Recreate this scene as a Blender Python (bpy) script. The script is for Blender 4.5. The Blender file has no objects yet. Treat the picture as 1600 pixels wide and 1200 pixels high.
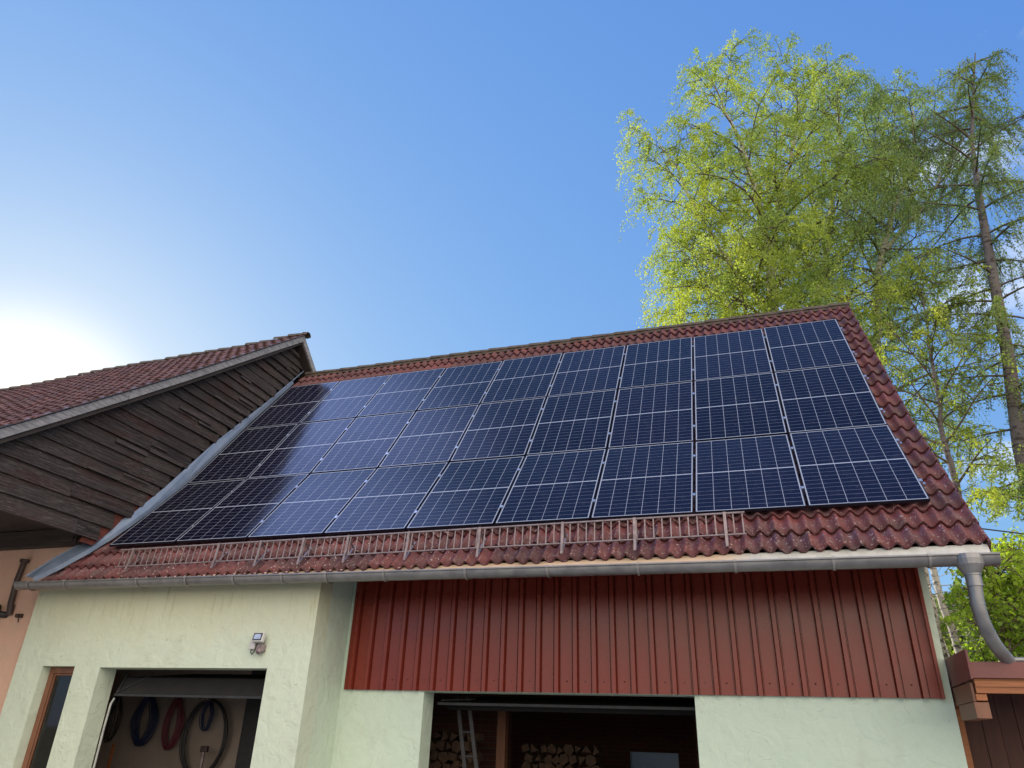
import bpy, math, random
import numpy as np
from mathutils import Vector, Matrix
random.seed(7)
C = bpy.context.scene
R = math.radians

# ---------------------------------------------------------------- camera, sky, sun
cam_d = bpy.data.cameras.new('camera'); cam = bpy.data.objects.new('camera', cam_d); C.collection.objects.link(cam)
cam_d.sensor_width = 36; cam_d.lens = 36*1123.8/1600; cam_d.clip_start = 0.05; cam_d.clip_end = 3000
rt = Vector((0.95134, 0.30645, 0.03228)); dn = Vector((-0.10891, 0.43240, -0.89508)); fw = Vector((-0.28826, 0.84801, 0.44473))
m = Matrix((rt, -dn, -fw)).transposed().to_4x4(); m.translation = Vector((8.602, -7.845, 1.6)); cam.matrix_world = m
C.camera = cam

SUN_EL, SUN_AZ = R(17.6), R(-55.2)          # azimuth from +Y towards +X
w = bpy.data.worlds.new('World'); C.world = w; w.use_nodes = True
nt = w.node_tree; nt.nodes.clear()
def N(t, **k):
    n = nt.nodes.new(t)
    for a, b in k.items(): setattr(n, a, b)
    return n
sky = N('ShaderNodeTexSky', sky_type='NISHITA', sun_disc=False, sun_elevation=SUN_EL, sun_rotation=SUN_AZ % (2*math.pi))
sky.air_density = 1.0; sky.dust_density = 0.6; sky.ozone_density = 3.0; sky.altitude = 300
bg = N('ShaderNodeBackground'); bg.inputs[1].default_value = 0.12
tc = N('ShaderNodeTexCoord'); mp = N('ShaderNodeMapping'); mp.inputs['Scale'].default_value = (1.6, 1.6, 3.2)
nz = N('ShaderNodeTexNoise'); nz.inputs['Scale'].default_value = 2.2; nz.inputs['Detail'].default_value = 8; nz.inputs['Roughness'].default_value = 0.55
ramp = N('ShaderNodeMapRange'); ramp.inputs[1].default_value = 0.50; ramp.inputs[2].default_value = 0.72
# clouds sit low on the right of the view; the unseen bank behind the camera is added to light the facade
def dotn(v):
    d = N('ShaderNodeVectorMath', operation='DOT_PRODUCT'); d.inputs[1].default_value = v; nt.links.new(tc.outputs['Generated'], d.inputs[0]); return d
def mr(src, a, b, c=0, d=1):
    x = N('ShaderNodeMapRange'); x.interpolation_type = 'SMOOTHSTEP'; nt.links.new(src, x.inputs[0])
    for i, v in enumerate((a, b, c, d)): x.inputs[i+1].default_value = v
    return x
def mth(op, a, b):
    x = N('ShaderNodeMath', operation=op)
    for i, v in enumerate((a, b)):
        if isinstance(v, (int, float)): x.inputs[i].default_value = v
        else: nt.links.new(v, x.inputs[i])
    return x
dR = dotn(Vector((0.36, 0.80, 0.47)).normalized()); dB = dotn(Vector((0.50, -0.80, 0.28)).normalized())
mR = mr(dR.outputs['Value'], 0.90, 0.985); mB = mr(dB.outputs['Value'], 0.36, 0.88)
nt.links.new(tc.outputs['Generated'], mp.inputs[0]); nt.links.new(mp.outputs[0], nz.inputs[0]); nt.links.new(nz.outputs[0], ramp.inputs[0])
cl1 = mth('MULTIPLY', ramp.outputs[0], mR.outputs[0]); cl1 = mth('MULTIPLY', cl1.outputs[0], 1.0)
rb = mr(nz.outputs[0], 0.30, 0.55, 0.35, 1.0); fill_bank = mth('MULTIPLY', rb.outputs[0], mB.outputs[0])
mix1 = N('ShaderNodeMix', data_type='RGBA'); mix2 = N('ShaderNodeMix', data_type='RGBA')
# the phone compressed the sky's range: the same curve per channel
sp_ = N('ShaderNodeSeparateColor'); cb_ = N('ShaderNodeCombineColor'); nt.links.new(sky.outputs[0], sp_.inputs[0])
for i, (k_, g_) in enumerate(((1.36, .69), (2.16, .52), (4.70, .20))):
    pw = mth('MULTIPLY', mth('POWER', sp_.outputs[i], g_).outputs[0], k_); nt.links.new(pw.outputs[0], cb_.inputs[i])
# bright patch added high left, unseen, to brighten the left panels' reflections
dG = dotn(Vector((-0.56, 0.02, 0.83)).normalized()); mG = mr(dG.outputs['Value'], 0.947, 0.992)
sky_fill = N('ShaderNodeMix', data_type='RGBA', blend_type='ADD'); nt.links.new(mG.outputs[0], sky_fill.inputs[0]); sky_fill.inputs[7].default_value = (6.3, 8.0, 16.5, 1)
nt.links.new(cb_.outputs[0], sky_fill.inputs[6]); 
dS = dotn((math.sin(SUN_AZ)*math.cos(SUN_EL), math.cos(SUN_AZ)*math.cos(SUN_EL), math.sin(SUN_EL))); mS = mr(dS.outputs['Value'], 0.976, 1.0); mS = mth('POWER', mS.outputs[0], 3.4)
aur = N('ShaderNodeMix', data_type='RGBA', blend_type='ADD'); nt.links.new(mS.outputs[0], aur.inputs[0]); aur.inputs[7].default_value = (3.4, 2.6, 1.6, 1)
nt.links.new(sky_fill.outputs[2], aur.inputs[6]); nt.links.new(aur.outputs[2], mix1.inputs[6]); nt.links.new(cl1.outputs[0], mix1.inputs[0]); mix1.inputs[7].default_value = (8.0, 8.6, 9.6, 1)
nt.links.new(mix1.outputs[2], mix2.inputs[6]); nt.links.new(fill_bank.outputs[0], mix2.inputs[0]); mix2.inputs[7].default_value = (21.5, 19.2, 16.2, 1)
out = N('ShaderNodeOutputWorld')
nt.links.new(mix2.outputs[2], bg.inputs[0]); nt.links.new(bg.outputs[0], out.inputs[0])

sd = bpy.data.lights.new('sun', 'SUN'); sd.energy = 5.0; sd.angle = R(0.5); sd.color = (1.0, 0.90, 0.74)
so = bpy.data.objects.new('sun', sd); C.collection.objects.link(so)
sv = Vector((math.sin(SUN_AZ)*math.cos(SUN_EL), math.cos(SUN_AZ)*math.cos(SUN_EL), math.sin(SUN_EL)))
so.rotation_euler = sv.to_track_quat('Z', 'Y').to_euler(); so.location = (-20, 10, 30)
C.view_settings.view_transform = 'Standard'; C.view_settings.look = 'None'; C.view_settings.gamma = 1
C.view_settings.exposure = 0.2

# ---------------------------------------------------------------- helpers
class MB:
    def __init__(s): s.v = []; s.f = []; s.sm = []; s.att = []
    def add(s, vs, fs, smooth=False, a=0.0):
        o = len(s.v); s.v += [tuple(p) for p in vs]
        s.f += [tuple(i+o for i in f) for f in fs]; s.sm += [smooth]*len(fs); s.att += [a]*len(fs)
    def box(s, x0, x1, y0, y1, z0, z1, a=0.0, M=None):
        vs = [(x, y, z) for x in (x0, x1) for y in (y0, y1) for z in (z0, z1)]
        if M is not None: vs = [tuple(M @ Vector(p)) for p in vs]
        s.add(vs, [(0,1,3,2),(4,6,7,5),(0,4,5,1),(2,3,7,6),(0,2,6,4),(1,5,7,3)], False, a)
    def bar(s, p, q, wd, h, up=(0,0,1), a=0.0):
        p, q = Vector(p), Vector(q); d = (q-p); L = d.length; d.normalize()
        sx = d.cross(Vector(up)); sx = sx.normalized() if sx.length > 1e-6 else Vector((1,0,0)); u = sx.cross(d)
        M = Matrix((sx, d, u)).transposed().to_4x4(); M.translation = p
        s.box(-wd/2, wd/2, 0, L, -h/2, h/2, a, M)
    def tube(s, pts, r, n=8, cap=True, a=0.0, smooth=True):
        pts = [Vector(p) for p in pts]; rs = r if isinstance(r, (list, tuple)) else [r]*len(pts)
        ref = None; rings = []
        for i, p in enumerate(pts):
            d = (pts[min(i+1, len(pts)-1)] - pts[max(i-1, 0)]).normalized()
            if ref is None: ref = d.orthogonal().normalized()
            ref = (ref - d*ref.dot(d)); ref = ref.normalized() if ref.length > 1e-6 else d.orthogonal().normalized()
            b = d.cross(ref)
            rings.append([p + (ref*math.cos(t) + b*math.sin(t))*rs[i] for t in (2*math.pi*k/n for k in range(n))])
        vs = [q for g in rings for q in g]
        fs = [(i*n+k, i*n+(k+1) % n, (i+1)*n+(k+1) % n, (i+1)*n+k) for i in range(len(pts)-1) for k in range(n)]
        s.add(vs, fs, smooth, a)
        if cap:
            s.add(rings[0], [tuple(reversed(range(n)))]); s.add(rings[-1], [tuple(range(n))])
    def prism(s, poly, axis, a0, a1, a=0.0):
        n = len(poly)
        def P(p, t): return (t, p[0], p[1]) if axis == 'x' else ((p[0], t, p[1]) if axis == 'y' else (p[0], p[1], t))
        vs = [P(p, a0) for p in poly] + [P(p, a1) for p in poly]
        s.add(vs, [tuple(range(n)), tuple(reversed(range(n, 2*n)))] + [(i, (i+1) % n, n+(i+1) % n, n+i) for i in range(n)], False, a)
    def strip(s, A, B, smooth=False):
        n = len(A); s.add(list(A)+list(B), [(i, i+1, n+i+1, n+i) for i in range(n-1)], smooth)
    def build(s, name, mat, parent=None, recalc=True, bevel=0):
        me = bpy.data.meshes.new(name); off = wl(parent)
        me.from_pydata([(v[0]-off[0], v[1]-off[1], v[2]-off[2]) for v in s.v], [], s.f)
        me.polygons.foreach_set('use_smooth', s.sm)
        at = me.attributes.new('rnd', 'FLOAT', 'FACE'); at.data.foreach_set('value', s.att)
        me.materials.append(mat); me.update()
        if recalc:
            import bmesh
            bm = bmesh.new(); bm.from_mesh(me); bmesh.ops.recalc_face_normals(bm, faces=bm.faces); bm.to_mesh(me); bm.free()
        o = bpy.data.objects.new(name, me); C.collection.objects.link(o)
        if parent: o.parent = parent
        if bevel:
            b = o.modifiers.new('bevel', 'BEVEL'); b.width = bevel; b.segments = 2; b.limit_method = 'ANGLE'
        return o
def wl(o):
    v = Vector((0, 0, 0))
    while o is not None: v += o.location; o = o.parent
    return v
def tag(o, label=None, cat=None, group=None, kind=None):
    for k, v in (('label', label), ('category', cat), ('group', group), ('kind', kind)):
        if v: o[k] = v
    return o
def thing(name, loc, label, cat, group=None):
    o = bpy.data.objects.new(name, None); C.collection.objects.link(o); o.location = loc; o.empty_display_size = 0.2
    return tag(o, label, cat, group)
def copy_tree(o, parent=None):
    c = o.copy(); C.collection.objects.link(c); c.parent = parent
    for ch in o.children: copy_tree(ch, c)
    return c

# ---------------------------------------------------------------- materials
class Mat:
    def __init__(s, name):
        s.m = bpy.data.materials.new(name); s.m.use_nodes = True; s.t = s.m.node_tree
        s.b = s.t.nodes['Principled BSDF']; s.tc = s.n('ShaderNodeTexCoord')
    def n(s, t, **k):
        x = s.t.nodes.new(t)
        for a, b in k.items(): setattr(x, a, b)
        return x
    def l(s, a, b): s.t.links.new(a, b)
    def put(s, sock, v):
        if isinstance(v, bpy.types.NodeSocket): s.l(v, sock)
        else: sock.default_value = (*v, 1) if isinstance(v, tuple) and len(v) == 3 and sock.type == 'RGBA' else v
    def noise(s, scale, detail=5, rough=0.55, stretch=None, dist=0, vec=None):
        x = s.n('ShaderNodeTexNoise'); x.inputs['Scale'].default_value = scale; x.inputs['Detail'].default_value = detail
        x.inputs['Roughness'].default_value = rough; x.inputs['Distortion'].default_value = dist
        v = vec or s.tc.outputs['Object']
        if stretch:
            mpp = s.n('ShaderNodeMapping'); mpp.inputs['Scale'].default_value = stretch; s.l(v, mpp.inputs[0]); v = mpp.outputs[0]
        s.l(v, x.inputs[0]); return x.outputs[0]
    def mr(s, v, a, b, c=0.0, d=1.0):
        x = s.n('ShaderNodeMapRange'); s.l(v, x.inputs[0])
        for i, q in enumerate((a, b, c, d)): x.inputs[i+1].default_value = q
        return x.outputs[0]
    def mix(s, f, a, b, mode='MIX'):
        x = s.n('ShaderNodeMix', data_type='RGBA', blend_type=mode); s.put(x.inputs[0], f); s.put(x.inputs[6], a); s.put(x.inputs[7], b); return x.outputs[2]
    def math(s, op, a, b=0.0):
        x = s.n('ShaderNodeMath', operation=op); s.put(x.inputs[0], a); s.put(x.inputs[1], b); return x.outputs[0]
    def attr(s, name='rnd'):
        x = s.n('ShaderNodeAttribute'); x.attribute_name = name; return x.outputs['Fac']
    def bump(s, h, strength=0.3, dist=0.01, prev=None):
        x = s.n('ShaderNodeBump'); x.inputs['Strength'].default_value = strength; x.inputs['Distance'].default_value = dist
        s.l(h, x.inputs['Height'])
        if prev: s.l(prev, x.inputs['Normal'])
        s.l(x.outputs[0], s.b.inputs['Normal']); return x.outputs[0]
    def set(s, color=None, rough=None, metal=None, spec=None, coat=None):
        for k, v in (('Base Color', color), ('Roughness', rough), ('Metallic', metal), ('Specular IOR Level', spec), ('Coat Weight', coat)):
            if v is not None: s.put(s.b.inputs[k], v)
        return s

def simple(name, c1, c2, scale=6, rough=0.6, bump=0.15, metal=0.0, stretch=None, bd=0.004, spec=None, r2=None):
    M = Mat(name); nz_ = M.noise(scale, 6, 0.6, stretch)
    M.set(M.mix(M.mr(nz_, 0.3, 0.7), c1, c2), rough if r2 is None else M.mr(nz_, 0.3, 0.7, rough, r2), metal, spec)
    if bump: M.bump(M.noise(scale*4, 4, 0.6, stretch), bump, bd)
    return M.m

def stucco(name, base, stain, yellow=None):
    M = Mat(name)
    big = M.mr(M.noise(0.9, 4, 0.6), 0.35, 0.7); fine = M.mr(M.noise(14, 6, 0.7), 0.35, 0.75)
    col = M.mix(M.math('MULTIPLY', big, 0.55), base, stain)
    dirt = M.mr(M.noise(2.4, 7, 0.75, (1, 1, .7), 0.6), 0.52, 0.75); col = M.mix(M.math('MULTIPLY', dirt, 0.40), col, (0.42, 0.43, 0.34))
    pit = M.mr(M.noise(16, 2, 0.5), 0.72, 0.76); col = M.mix(M.math('MULTIPLY', pit, 0.55), col, tuple(c*0.35 for c in base))
    col = M.mix(M.math('MULTIPLY', fine, 0.18), col, tuple(c*0.7 for c in base))
    if yellow:
        sep = M.n('ShaderNodeSeparateXYZ'); M.l(M.tc.outputs['Object'], sep.inputs[0])
        hgt = M.math('ADD', sep.outputs[2], M.math('MULTIPLY', M.noise(1.2, 4, 0.6, (3, 3, 0.6)), 0.5))
        col = M.mix(M.math('MULTIPLY', M.mr(hgt, 2.7, 3.5), 0.85), col, yellow)  # warm light high on the wall painted in as a yellow tint
        # damp vertical run marks just under the gutter
        run = M.mr(M.noise(5, 5, 0.7, (3.5, 3.5, 0.35)), 0.55, 0.75)
        col = M.mix(M.math('MULTIPLY', M.math('MULTIPLY', run, M.mr(hgt, 2.85, 3.45)), 0.75), col, (0.30, 0.27, 0.12))
    # trowel strokes: thin curved ridges
    def stroke(sc, st, seed):
        mpp = M.n('ShaderNodeMapping'); mpp.inputs['Location'].default_value = (seed, seed*2, seed*3); mpp.inputs['Rotation'].default_value = (0, 0.6*seed, 0)
        M.l(M.tc.outputs['Object'], mpp.inputs[0])
        ns = M.n('ShaderNodeTexNoise'); ns.inputs['Scale'].default_value = sc; ns.inputs['Detail'].default_value = 1.5; ns.inputs['Distortion'].default_value = 0.35
        M.l(mpp.outputs[0], ns.inputs[0])
        a = M.math('ABSOLUTE', M.math('SUBTRACT', ns.outputs[0], 0.5)); ridge = M.mr(a, 0.0, 0.010, 1.0, 0.0)
        msk = M.n('ShaderNodeTexNoise'); msk.inputs['Scale'].default_value = sc*2.2; M.l(mpp.outputs[0], msk.inputs[0])
        return M.math('MULTIPLY', ridge, M.mr(msk.outputs[0], 0.56, 0.66))
    st = M.math('ADD', stroke(3.0, 1, 1.7), stroke(5.2, 1, 3.1))
    col = M.mix(M.math('MULTIPLY', M.mr(st, 0.2, 1.0), 0.05), col, tuple(c*0.5 for c in base))
    M.set(col, 0.9, spec=0.2)
    b = M.bump(M.noise(38, 5, 0.7), 0.3, 0.006); b = M.bump(M.noise(5.5, 3, 0.5, None, 0.8), 0.55, 0.035, b); M.bump(st, 0.4, 0.010, b)
    return M.m

def tiles_mat(name, c1, c2, lichen, amount=0.6, grad=None):
    M = Mat(name); r = M.attr()
    col = M.mix(r, c1, c2)
    dark = M.mr(M.noise(3.0, 6, 0.65), 0.42, 0.70); col = M.mix(M.math('MULTIPLY', dark, 0.6), col, (0.045, 0.022, 0.024))
    grime = M.mr(M.noise(22, 6, 0.7), 0.45, 0.7); col = M.mix(M.math('MULTIPLY', grime, 0.6), col, (0.075, 0.050, 0.052)); lap = M.mr(M.noise(5.5, 5, 0.7), 0.55, 0.72); col = M.mix(M.math('MULTIPLY', lap, 0.5), col, (0.17, 0.12, 0.12))
    area = M.mr(M.noise(1.1, 3, 0.6), 0.30, 0.55); sp = M.mr(M.noise(34, 3, 0.7), 0.61, 0.67)
    f = M.math('MULTIPLY', M.math('MULTIPLY', sp, area), amount)
    if grad:
        sep = M.n('ShaderNodeSeparateXYZ'); M.l(M.tc.outputs['Object'], sep.inputs[0]); f = M.math('MULTIPLY', f, M.mr(sep.outputs[2], grad[0], grad[1], 1.0, 0.25))
    col = M.mix(f, col, lichen)
    M.set(col, M.mr(M.noise(8, 4, .6), .3, .7, .46, .72), spec=0.5); M.bump(M.noise(60, 5, 0.7), 0.35, 0.004); return M.m

def leaf_mat(name, dark, mid, light, trans=0.5, tcol=None):
    M = Mat(name); r = M.attr(); big = M.noise(0.45, 3, 0.5)
    c = M.mix(M.mr(r, 0, 1), dark, mid); c = M.mix(M.mr(big, 0.42, 0.62, 0.0, 0.85), c, light)
    M.set(c, 0.5, spec=0.35)
    tr = M.n('ShaderNodeBsdfTranslucent'); M.put(tr.inputs[0], tcol or c)
    if tcol is None:
        tr_c = M.mix(1.0, c, (1.35, 1.45, 0.55), 'MULTIPLY'); M.l(tr_c, tr.inputs[0])
    ms = M.n('ShaderNodeMixShader'); ms.inputs[0].default_value = trans
    M.l(M.b.outputs[0], ms.inputs[1]); M.l(tr.outputs[0], ms.inputs[2])
    o = M.t.nodes['Material Output']; M.l(ms.outputs[0], o.inputs[0]); return M.m

def old_wood():
    M = Mat('weathered_boards'); r = M.attr()
    g = M.noise(8, 6, 0.6, (1.0, 0.16, 5.0), 0.15); g2 = M.noise(2.2, 5, 0.6, (1, 0.6, 2.0))
    col = M.mix(r, (0.020, 0.016, 0.017), (0.052, 0.040, 0.038))
    col = M.mix(M.mr(g, 0.46, 0.74), col, (0.085, 0.072, 0.070))
    col = M.mix(M.math('MULTIPLY', M.mr(g2, 0.50, 0.68), 0.6), col, (0.055, 0.022, 0.018))
    pale = M.math('MULTIPLY', M.mr(M.noise(20, 5, 0.8, (1, 0.3, 6)), 0.52, 0.68), M.mr(M.noise(1.3, 3, 0.5), 0.36, 0.56))
    col = M.mix(M.math('MULTIPLY', pale, 0.75), col, (0.24, 0.20, 0.185))
    crack = M.mr(M.noise(30, 3, 0.5, (1, .12, 5)), 0.60, 0.66); col = M.mix(M.math('MULTIPLY', crack, .45), col, (0.006, 0.005, 0.005))
    M.set(col, 0.8, spec=0.25); M.bump(g, 0.9, 0.02); return M.m

def brick_mat(name, a, b, mortar):
    M = Mat(name); x = M.n('ShaderNodeTexBrick'); mpp = M.n('ShaderNodeMapping'); mpp.inputs['Rotation'].default_value = (R(90), 0, 0)
    M.l(M.tc.outputs['Object'], mpp.inputs[0]); M.l(mpp.outputs[0], x.inputs[0])
    x.inputs['Color1'].default_value = (*a, 1); x.inputs['Color2'].default_value = (*b, 1); x.inputs['Mortar'].default_value = (*mortar, 1)
    x.inputs['Scale'].default_value = 1; x.inputs['Brick Width'].default_value = .25; x.inputs['Row Height'].default_value = .075; x.inputs['Mortar Size'].default_value = .008
    M.set(x.outputs[0], 0.9); M.bump(x.outputs['Fac'], -0.4, 0.01); return M.m

m_green = stucco('pale_green_stucco', (0.61, 0.67, 0.54), (0.54, 0.62, 0.51), (0.55, 0.53, 0.36))
m_greenr = stucco('recessed_green_stucco', (0.58, 0.68, 0.56), (0.53, 0.64, 0.53))
m_pink = stucco('salmon_render', (0.74, 0.46, 0.34), (0.66, 0.44, 0.34))
m_tile = tiles_mat('red_concrete_tile', (0.105, 0.028, 0.033), (0.20, 0.046, 0.046), (0.60, 0.50, 0.47), 0.9, (3.9, 5.0))
m_tile2 = tiles_mat('barn_clay_tile', (0.10, 0.045, 0.043), (0.20, 0.085, 0.076), (0.50, 0.42, 0.38), 0.9)
m_ridge = simple('mossy_ridge', (0.060, 0.045, 0.035), (0.13, 0.10, 0.075), 9, 0.85, 0.5)
m_wood = old_wood()
m_woodp = simple('bleached_slats', (0.025, 0.018, 0.018), (0.10, 0.082, 0.076), 7, 0.85, 0.5, 0, (1, .5, 6))
m_barge = simple('grey_bargeboard', (0.15, 0.145, 0.16), (0.40, 0.38, 0.39), 11, 0.7, 0.35, 0, (1, .5, 3))
m_beam = simple('dark_beam', (0.035, 0.024, 0.020), (0.075, 0.055, 0.045), 5, 0.8, 0.4, 0, (.4, 1, 3))
m_zinc = simple('zinc', (0.20, 0.195, 0.20), (0.32, 0.31, 0.31), 6, 0.36, 0.06, 0.65, r2=0.55)
m_flash = simple('blue_grey_flashing', (0.15, 0.20, 0.29), (0.22, 0.27, 0.36), 4, 0.4, 0.05, 0.35, r2=0.55)
m_galv = simple('galvanised_steel', (0.20, 0.155, 0.155), (0.36, 0.29, 0.29), 14, 0.55, 0.1, 0.4)
m_galvb = simple('bright_clip', (0.28, 0.265, 0.26), (0.38, 0.36, 0.35), 9, 0.5, 0.05, 0.5)
m_alu = simple('aluminium', (0.6, 0.61, 0.63), (0.72, 0.72, 0.74), 10, 0.3, 0.03, 0.9)
m_clad = simple('oxide_red_sheet', (0.165, 0.021, 0.012), (0.200, 0.030, 0.017), 2.2, 0.22, 0.03, 0.0, spec=0.38, r2=0.34)
m_screw = simple('dark_screw', (0.07, 0.02, 0.02), (0.10, 0.03, 0.025), 3, 0.5, 0.05)
m_trim = simple('brown_red_trim', (0.16, 0.045, 0.04), (0.19, 0.055, 0.048), 3, 0.45, 0.05)
m_orange = simple('oiled_pine', (0.24, 0.080, 0.028), (0.42, 0.15, 0.05), 5, 0.6, 0.15, 0, (.5, 2, 6))
m_brown = simple('brown_frame', (0.16, 0.065, 0.035), (0.24, 0.10, 0.055), 6, 0.5, 0.1, 0, (2, 2, .4))
m_black = simple('black_plastic', (0.012, 0.011, 0.012), (0.03, 0.027, 0.027), 10, 0.5, 0.1)
m_blue = simple('blue_cable', (0.01, 0.016, 0.05), (0.02, 0.03, 0.085), 10, 0.5, 0)
m_red = simple('red_cable', (0.10, 0.014, 0.025), (0.16, 0.02, 0.035), 10, 0.5, 0)
m_drain = simple('brown_pipe', (0.045, 0.028, 0.026), (0.07, 0.045, 0.04), 8, 0.55, 0.1)
m_plast = simple('interior_plaster', (0.24, 0.19, 0.155), (0.30, 0.24, 0.20), 3, 0.9, 0.1)
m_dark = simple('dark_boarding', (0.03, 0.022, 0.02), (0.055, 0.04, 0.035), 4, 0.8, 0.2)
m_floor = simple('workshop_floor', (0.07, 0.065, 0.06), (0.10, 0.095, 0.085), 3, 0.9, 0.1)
m_door = simple('dark_door_sheet', (0.012, 0.011, 0.012), (0.022, 0.019, 0.019), 5, 0.85, 0.1)
m_white = simple('white_plastic', (0.50, 0.48, 0.48), (0.62, 0.60, 0.60), 9, 0.4, 0.03)
m_track = simple('worn_white_tube', (0.34, 0.35, 0.33), (0.46, 0.46, 0.44), 9, 0.5, 0.03)
m_lamp = simple('lamp_reflector', (0.5, 0.5, 0.5), (0.9, 0.9, 0.9), 30, 0.2, 0.05, 0.6)
m_brick = brick_mat('shade_dark_brick', (0.085, 0.022, 0.014), (0.06, 0.018, 0.012), (0.07, 0.05, 0.04))  # brick colour darkened to hold the interior in deep shade
m_oldalu = simple('dull_ladder_metal', (0.018, 0.018, 0.02), (0.04, 0.04, 0.044), 8, 0.6, 0.05)
m_brickb = simple('crumbling_brick', (0.20, 0.045, 0.03), (0.07, 0.025, 0.02), 12, 0.9, 0.6, bd=.02)
m_log = simple('split_log', (0.035, 0.019, 0.011), (0.10, 0.055, 0.032), 12, 0.85, 0.3)
m_ground = simple('yard_gravel', (0.30, 0.28, 0.25), (0.42, 0.40, 0.36), 4, 0.95, 0.4)
M = Mat('dimmed_glass'); M.set((0.10, 0.14, 0.19), 0.35); M.b.inputs['Transmission Weight'].default_value = 0.5; m_dimmed = M.m  # pane coloured dark to dim the daylight in the rear window

def bark(name, pale, mid, darkc, amt):
    M = Mat(name); n1 = M.noise(5, 6, 0.7, (1, 1, 2.4)); n2 = M.noise(1.2, 4, 0.6, (1, 1, .5))
    c = M.mix(M.mr(n2, 0.35, 0.7), pale, mid); c = M.mix(M.math('MULTIPLY', M.mr(n1, 0.52, 0.60), amt), c, darkc)
    M.set(c, 0.85, spec=0.2); M.bump(n1, 0.5, 0.02); return M.m
m_birch = bark('birch_bark', (0.55, 0.51, 0.45), (0.34, 0.29, 0.24), (0.05, 0.04, 0.035), 0.9)
m_twig = bark('birch_twig', (0.11, 0.085, 0.06), (0.17, 0.13, 0.09), (0.04, 0.03, 0.02), 0.5)
m_larchb = bark('larch_bark', (0.20, 0.17, 0.16), (0.13, 0.105, 0.098), (0.04, 0.03, 0.026), 0.8)
l_birch = leaf_mat('birch_leaves', (0.15, 0.21, 0.070), (0.38, 0.46, 0.15), (0.50, 0.53, 0.10), 0.55)
l_birch_shade = leaf_mat('birch_leaves_shade', (0.12, 0.18, 0.095), (0.33, 0.43, 0.22), (0.42, 0.50, 0.17), 0.52)  # greyer leaf copy, shade of the middle and right birches put into the colour
l_conif = leaf_mat('conifer_needles', (0.07, 0.11, 0.055), (0.24, 0.32, 0.15), (0.36, 0.42, 0.13), 0.45)
l_shrub = leaf_mat('beech_leaves', (0.16, 0.25, 0.04), (0.36, 0.48, 0.07), (0.52, 0.60, 0.08), 0.6)

# ---------------------------------------------------------------- garage roof profile
PIT = [47.708, 52.736, 51.998]
PY = [0.0, 1.186, 2.253, 3.337]; PZ = [3.891, 5.195, 6.597, 7.985]      # plane of the panels
# tile plane: 0.12 m below, as a polyline from eave to ridge
a0 = R(PIT[0]); n0 = (-math.sin(a0), math.cos(a0))
def offpt(k, o):
    angs = [PIT[max(k-1, 0)], PIT[min(k, 2)]]; a = R(sum(angs)/2); return (PY[k]-math.sin(a)*o, PZ[k]+math.cos(a)*o)
TP = [offpt(k, -0.13) for k in range(4)]
s0 = (TP[0][0]+0.335)/math.cos(a0)
TP = [(TP[0][0]-s0*math.cos(a0), TP[0][1]-s0*math.sin(a0))] + TP
s3 = (3.93-TP[-1][0])/math.cos(R(PIT[2])); TP.append((TP[-1][0]+s3*math.cos(R(PIT[2])), TP[-1][1]+s3*math.sin(R(PIT[2]))))
def mkprof(P):
    L = [0]
    for i in range(len(P)-1): L.append(L[-1]+math.dist(P[i], P[i+1]))
    def f(s):
        for i in range(len(P)-1):
            if s <= L[i+1] or i == len(P)-2:
                t = (s-L[i])/(L[i+1]-L[i]); y = P[i][0]+(P[i+1][0]-P[i][0])*t; z = P[i][1]+(P[i+1][1]-P[i][1])*t
                d = ((P[i+1][0]-P[i][0])/(L[i+1]-L[i]), (P[i+1][1]-P[i][1])/(L[i+1]-L[i])); return y, z, d
    return f, L[-1]
gprof, GL = mkprof(TP)

def tile_roof(prof, L, rows, xleft, x1, wave, tilew, amp, lift, zoff=lambda x: 0.0, seg=10, seed=1, sharp=1.4):
    rng = random.Random(seed); mb = MB(); g = L/rows; dx = wave/seg
    nt_ = int((x1+14)/tilew)+3; sag = [[rng.uniform(-.004, .004) for _ in range(nt_)] for _ in range(rows)]
    for i in range(rows):
        sl, su = i*g, (i+1)*g+0.03
        y, z, d = prof(sl+1e-4); yu, zu, du = prof(min(su, L)); nn = (-d[1], d[0])
        xl = xleft(y, i); k0 = int(round((x1-xl)/tilew)); 
        for k in range(k0+1):
            xb = x1-k*tilew; xa = max(xb-tilew, xl)
            if xb-xa < 0.03: continue
            n = max(2, int(round((xb-xa)/dx))); tl = rng.uniform(-.004, .006); ts = rng.uniform(-.012, .012); tt = rng.uniform(-.006, .006)
            A, B, D = [], [], []
            for j in range(n+1):
                x = xa+(xb-xa)*j/n; ph = ((x1-x)/wave) % 1.0
                h = amp*(2*(0.5+0.5*math.cos(2*math.pi*ph))**sharp-1)
                o = lift+h+tl+tt*(j/n-.5); ss = ts + 0.006*math.cos(2*math.pi*ph); zo = zoff(x)
                A.append((x, y+d[0]*ss+nn[0]*o, z+d[1]*ss+nn[1]*o+zo))
                B.append((x, yu+nn[0]*(h+.003), zu+nn[1]*(h+.003)+zo))
                D.append((x, y+d[0]*(ss+.006)+nn[0]*(o-0.028), z+d[1]*(ss+.006)+nn[1]*(o-.028)+zo))
            o0 = len(mb.v); c = rng.random()
            mb.v += A+B+D; q = n+1
            for j in range(n):
                mb.f.append((o0+j, o0+j+1, o0+q+j+1, o0+q+j)); mb.sm.append(True); mb.att.append(c)
                mb.f.append((o0+2*q+j, o0+2*q+j+1, o0+j+1, o0+j)); mb.sm.append(False); mb.att.append(c*0.4)
            # raised side edge of each tile
            mb.f.append((o0+n, o0+2*q+n, o0+q+n)); mb.sm.append(False); mb.att.append(c)
    return mb

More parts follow.
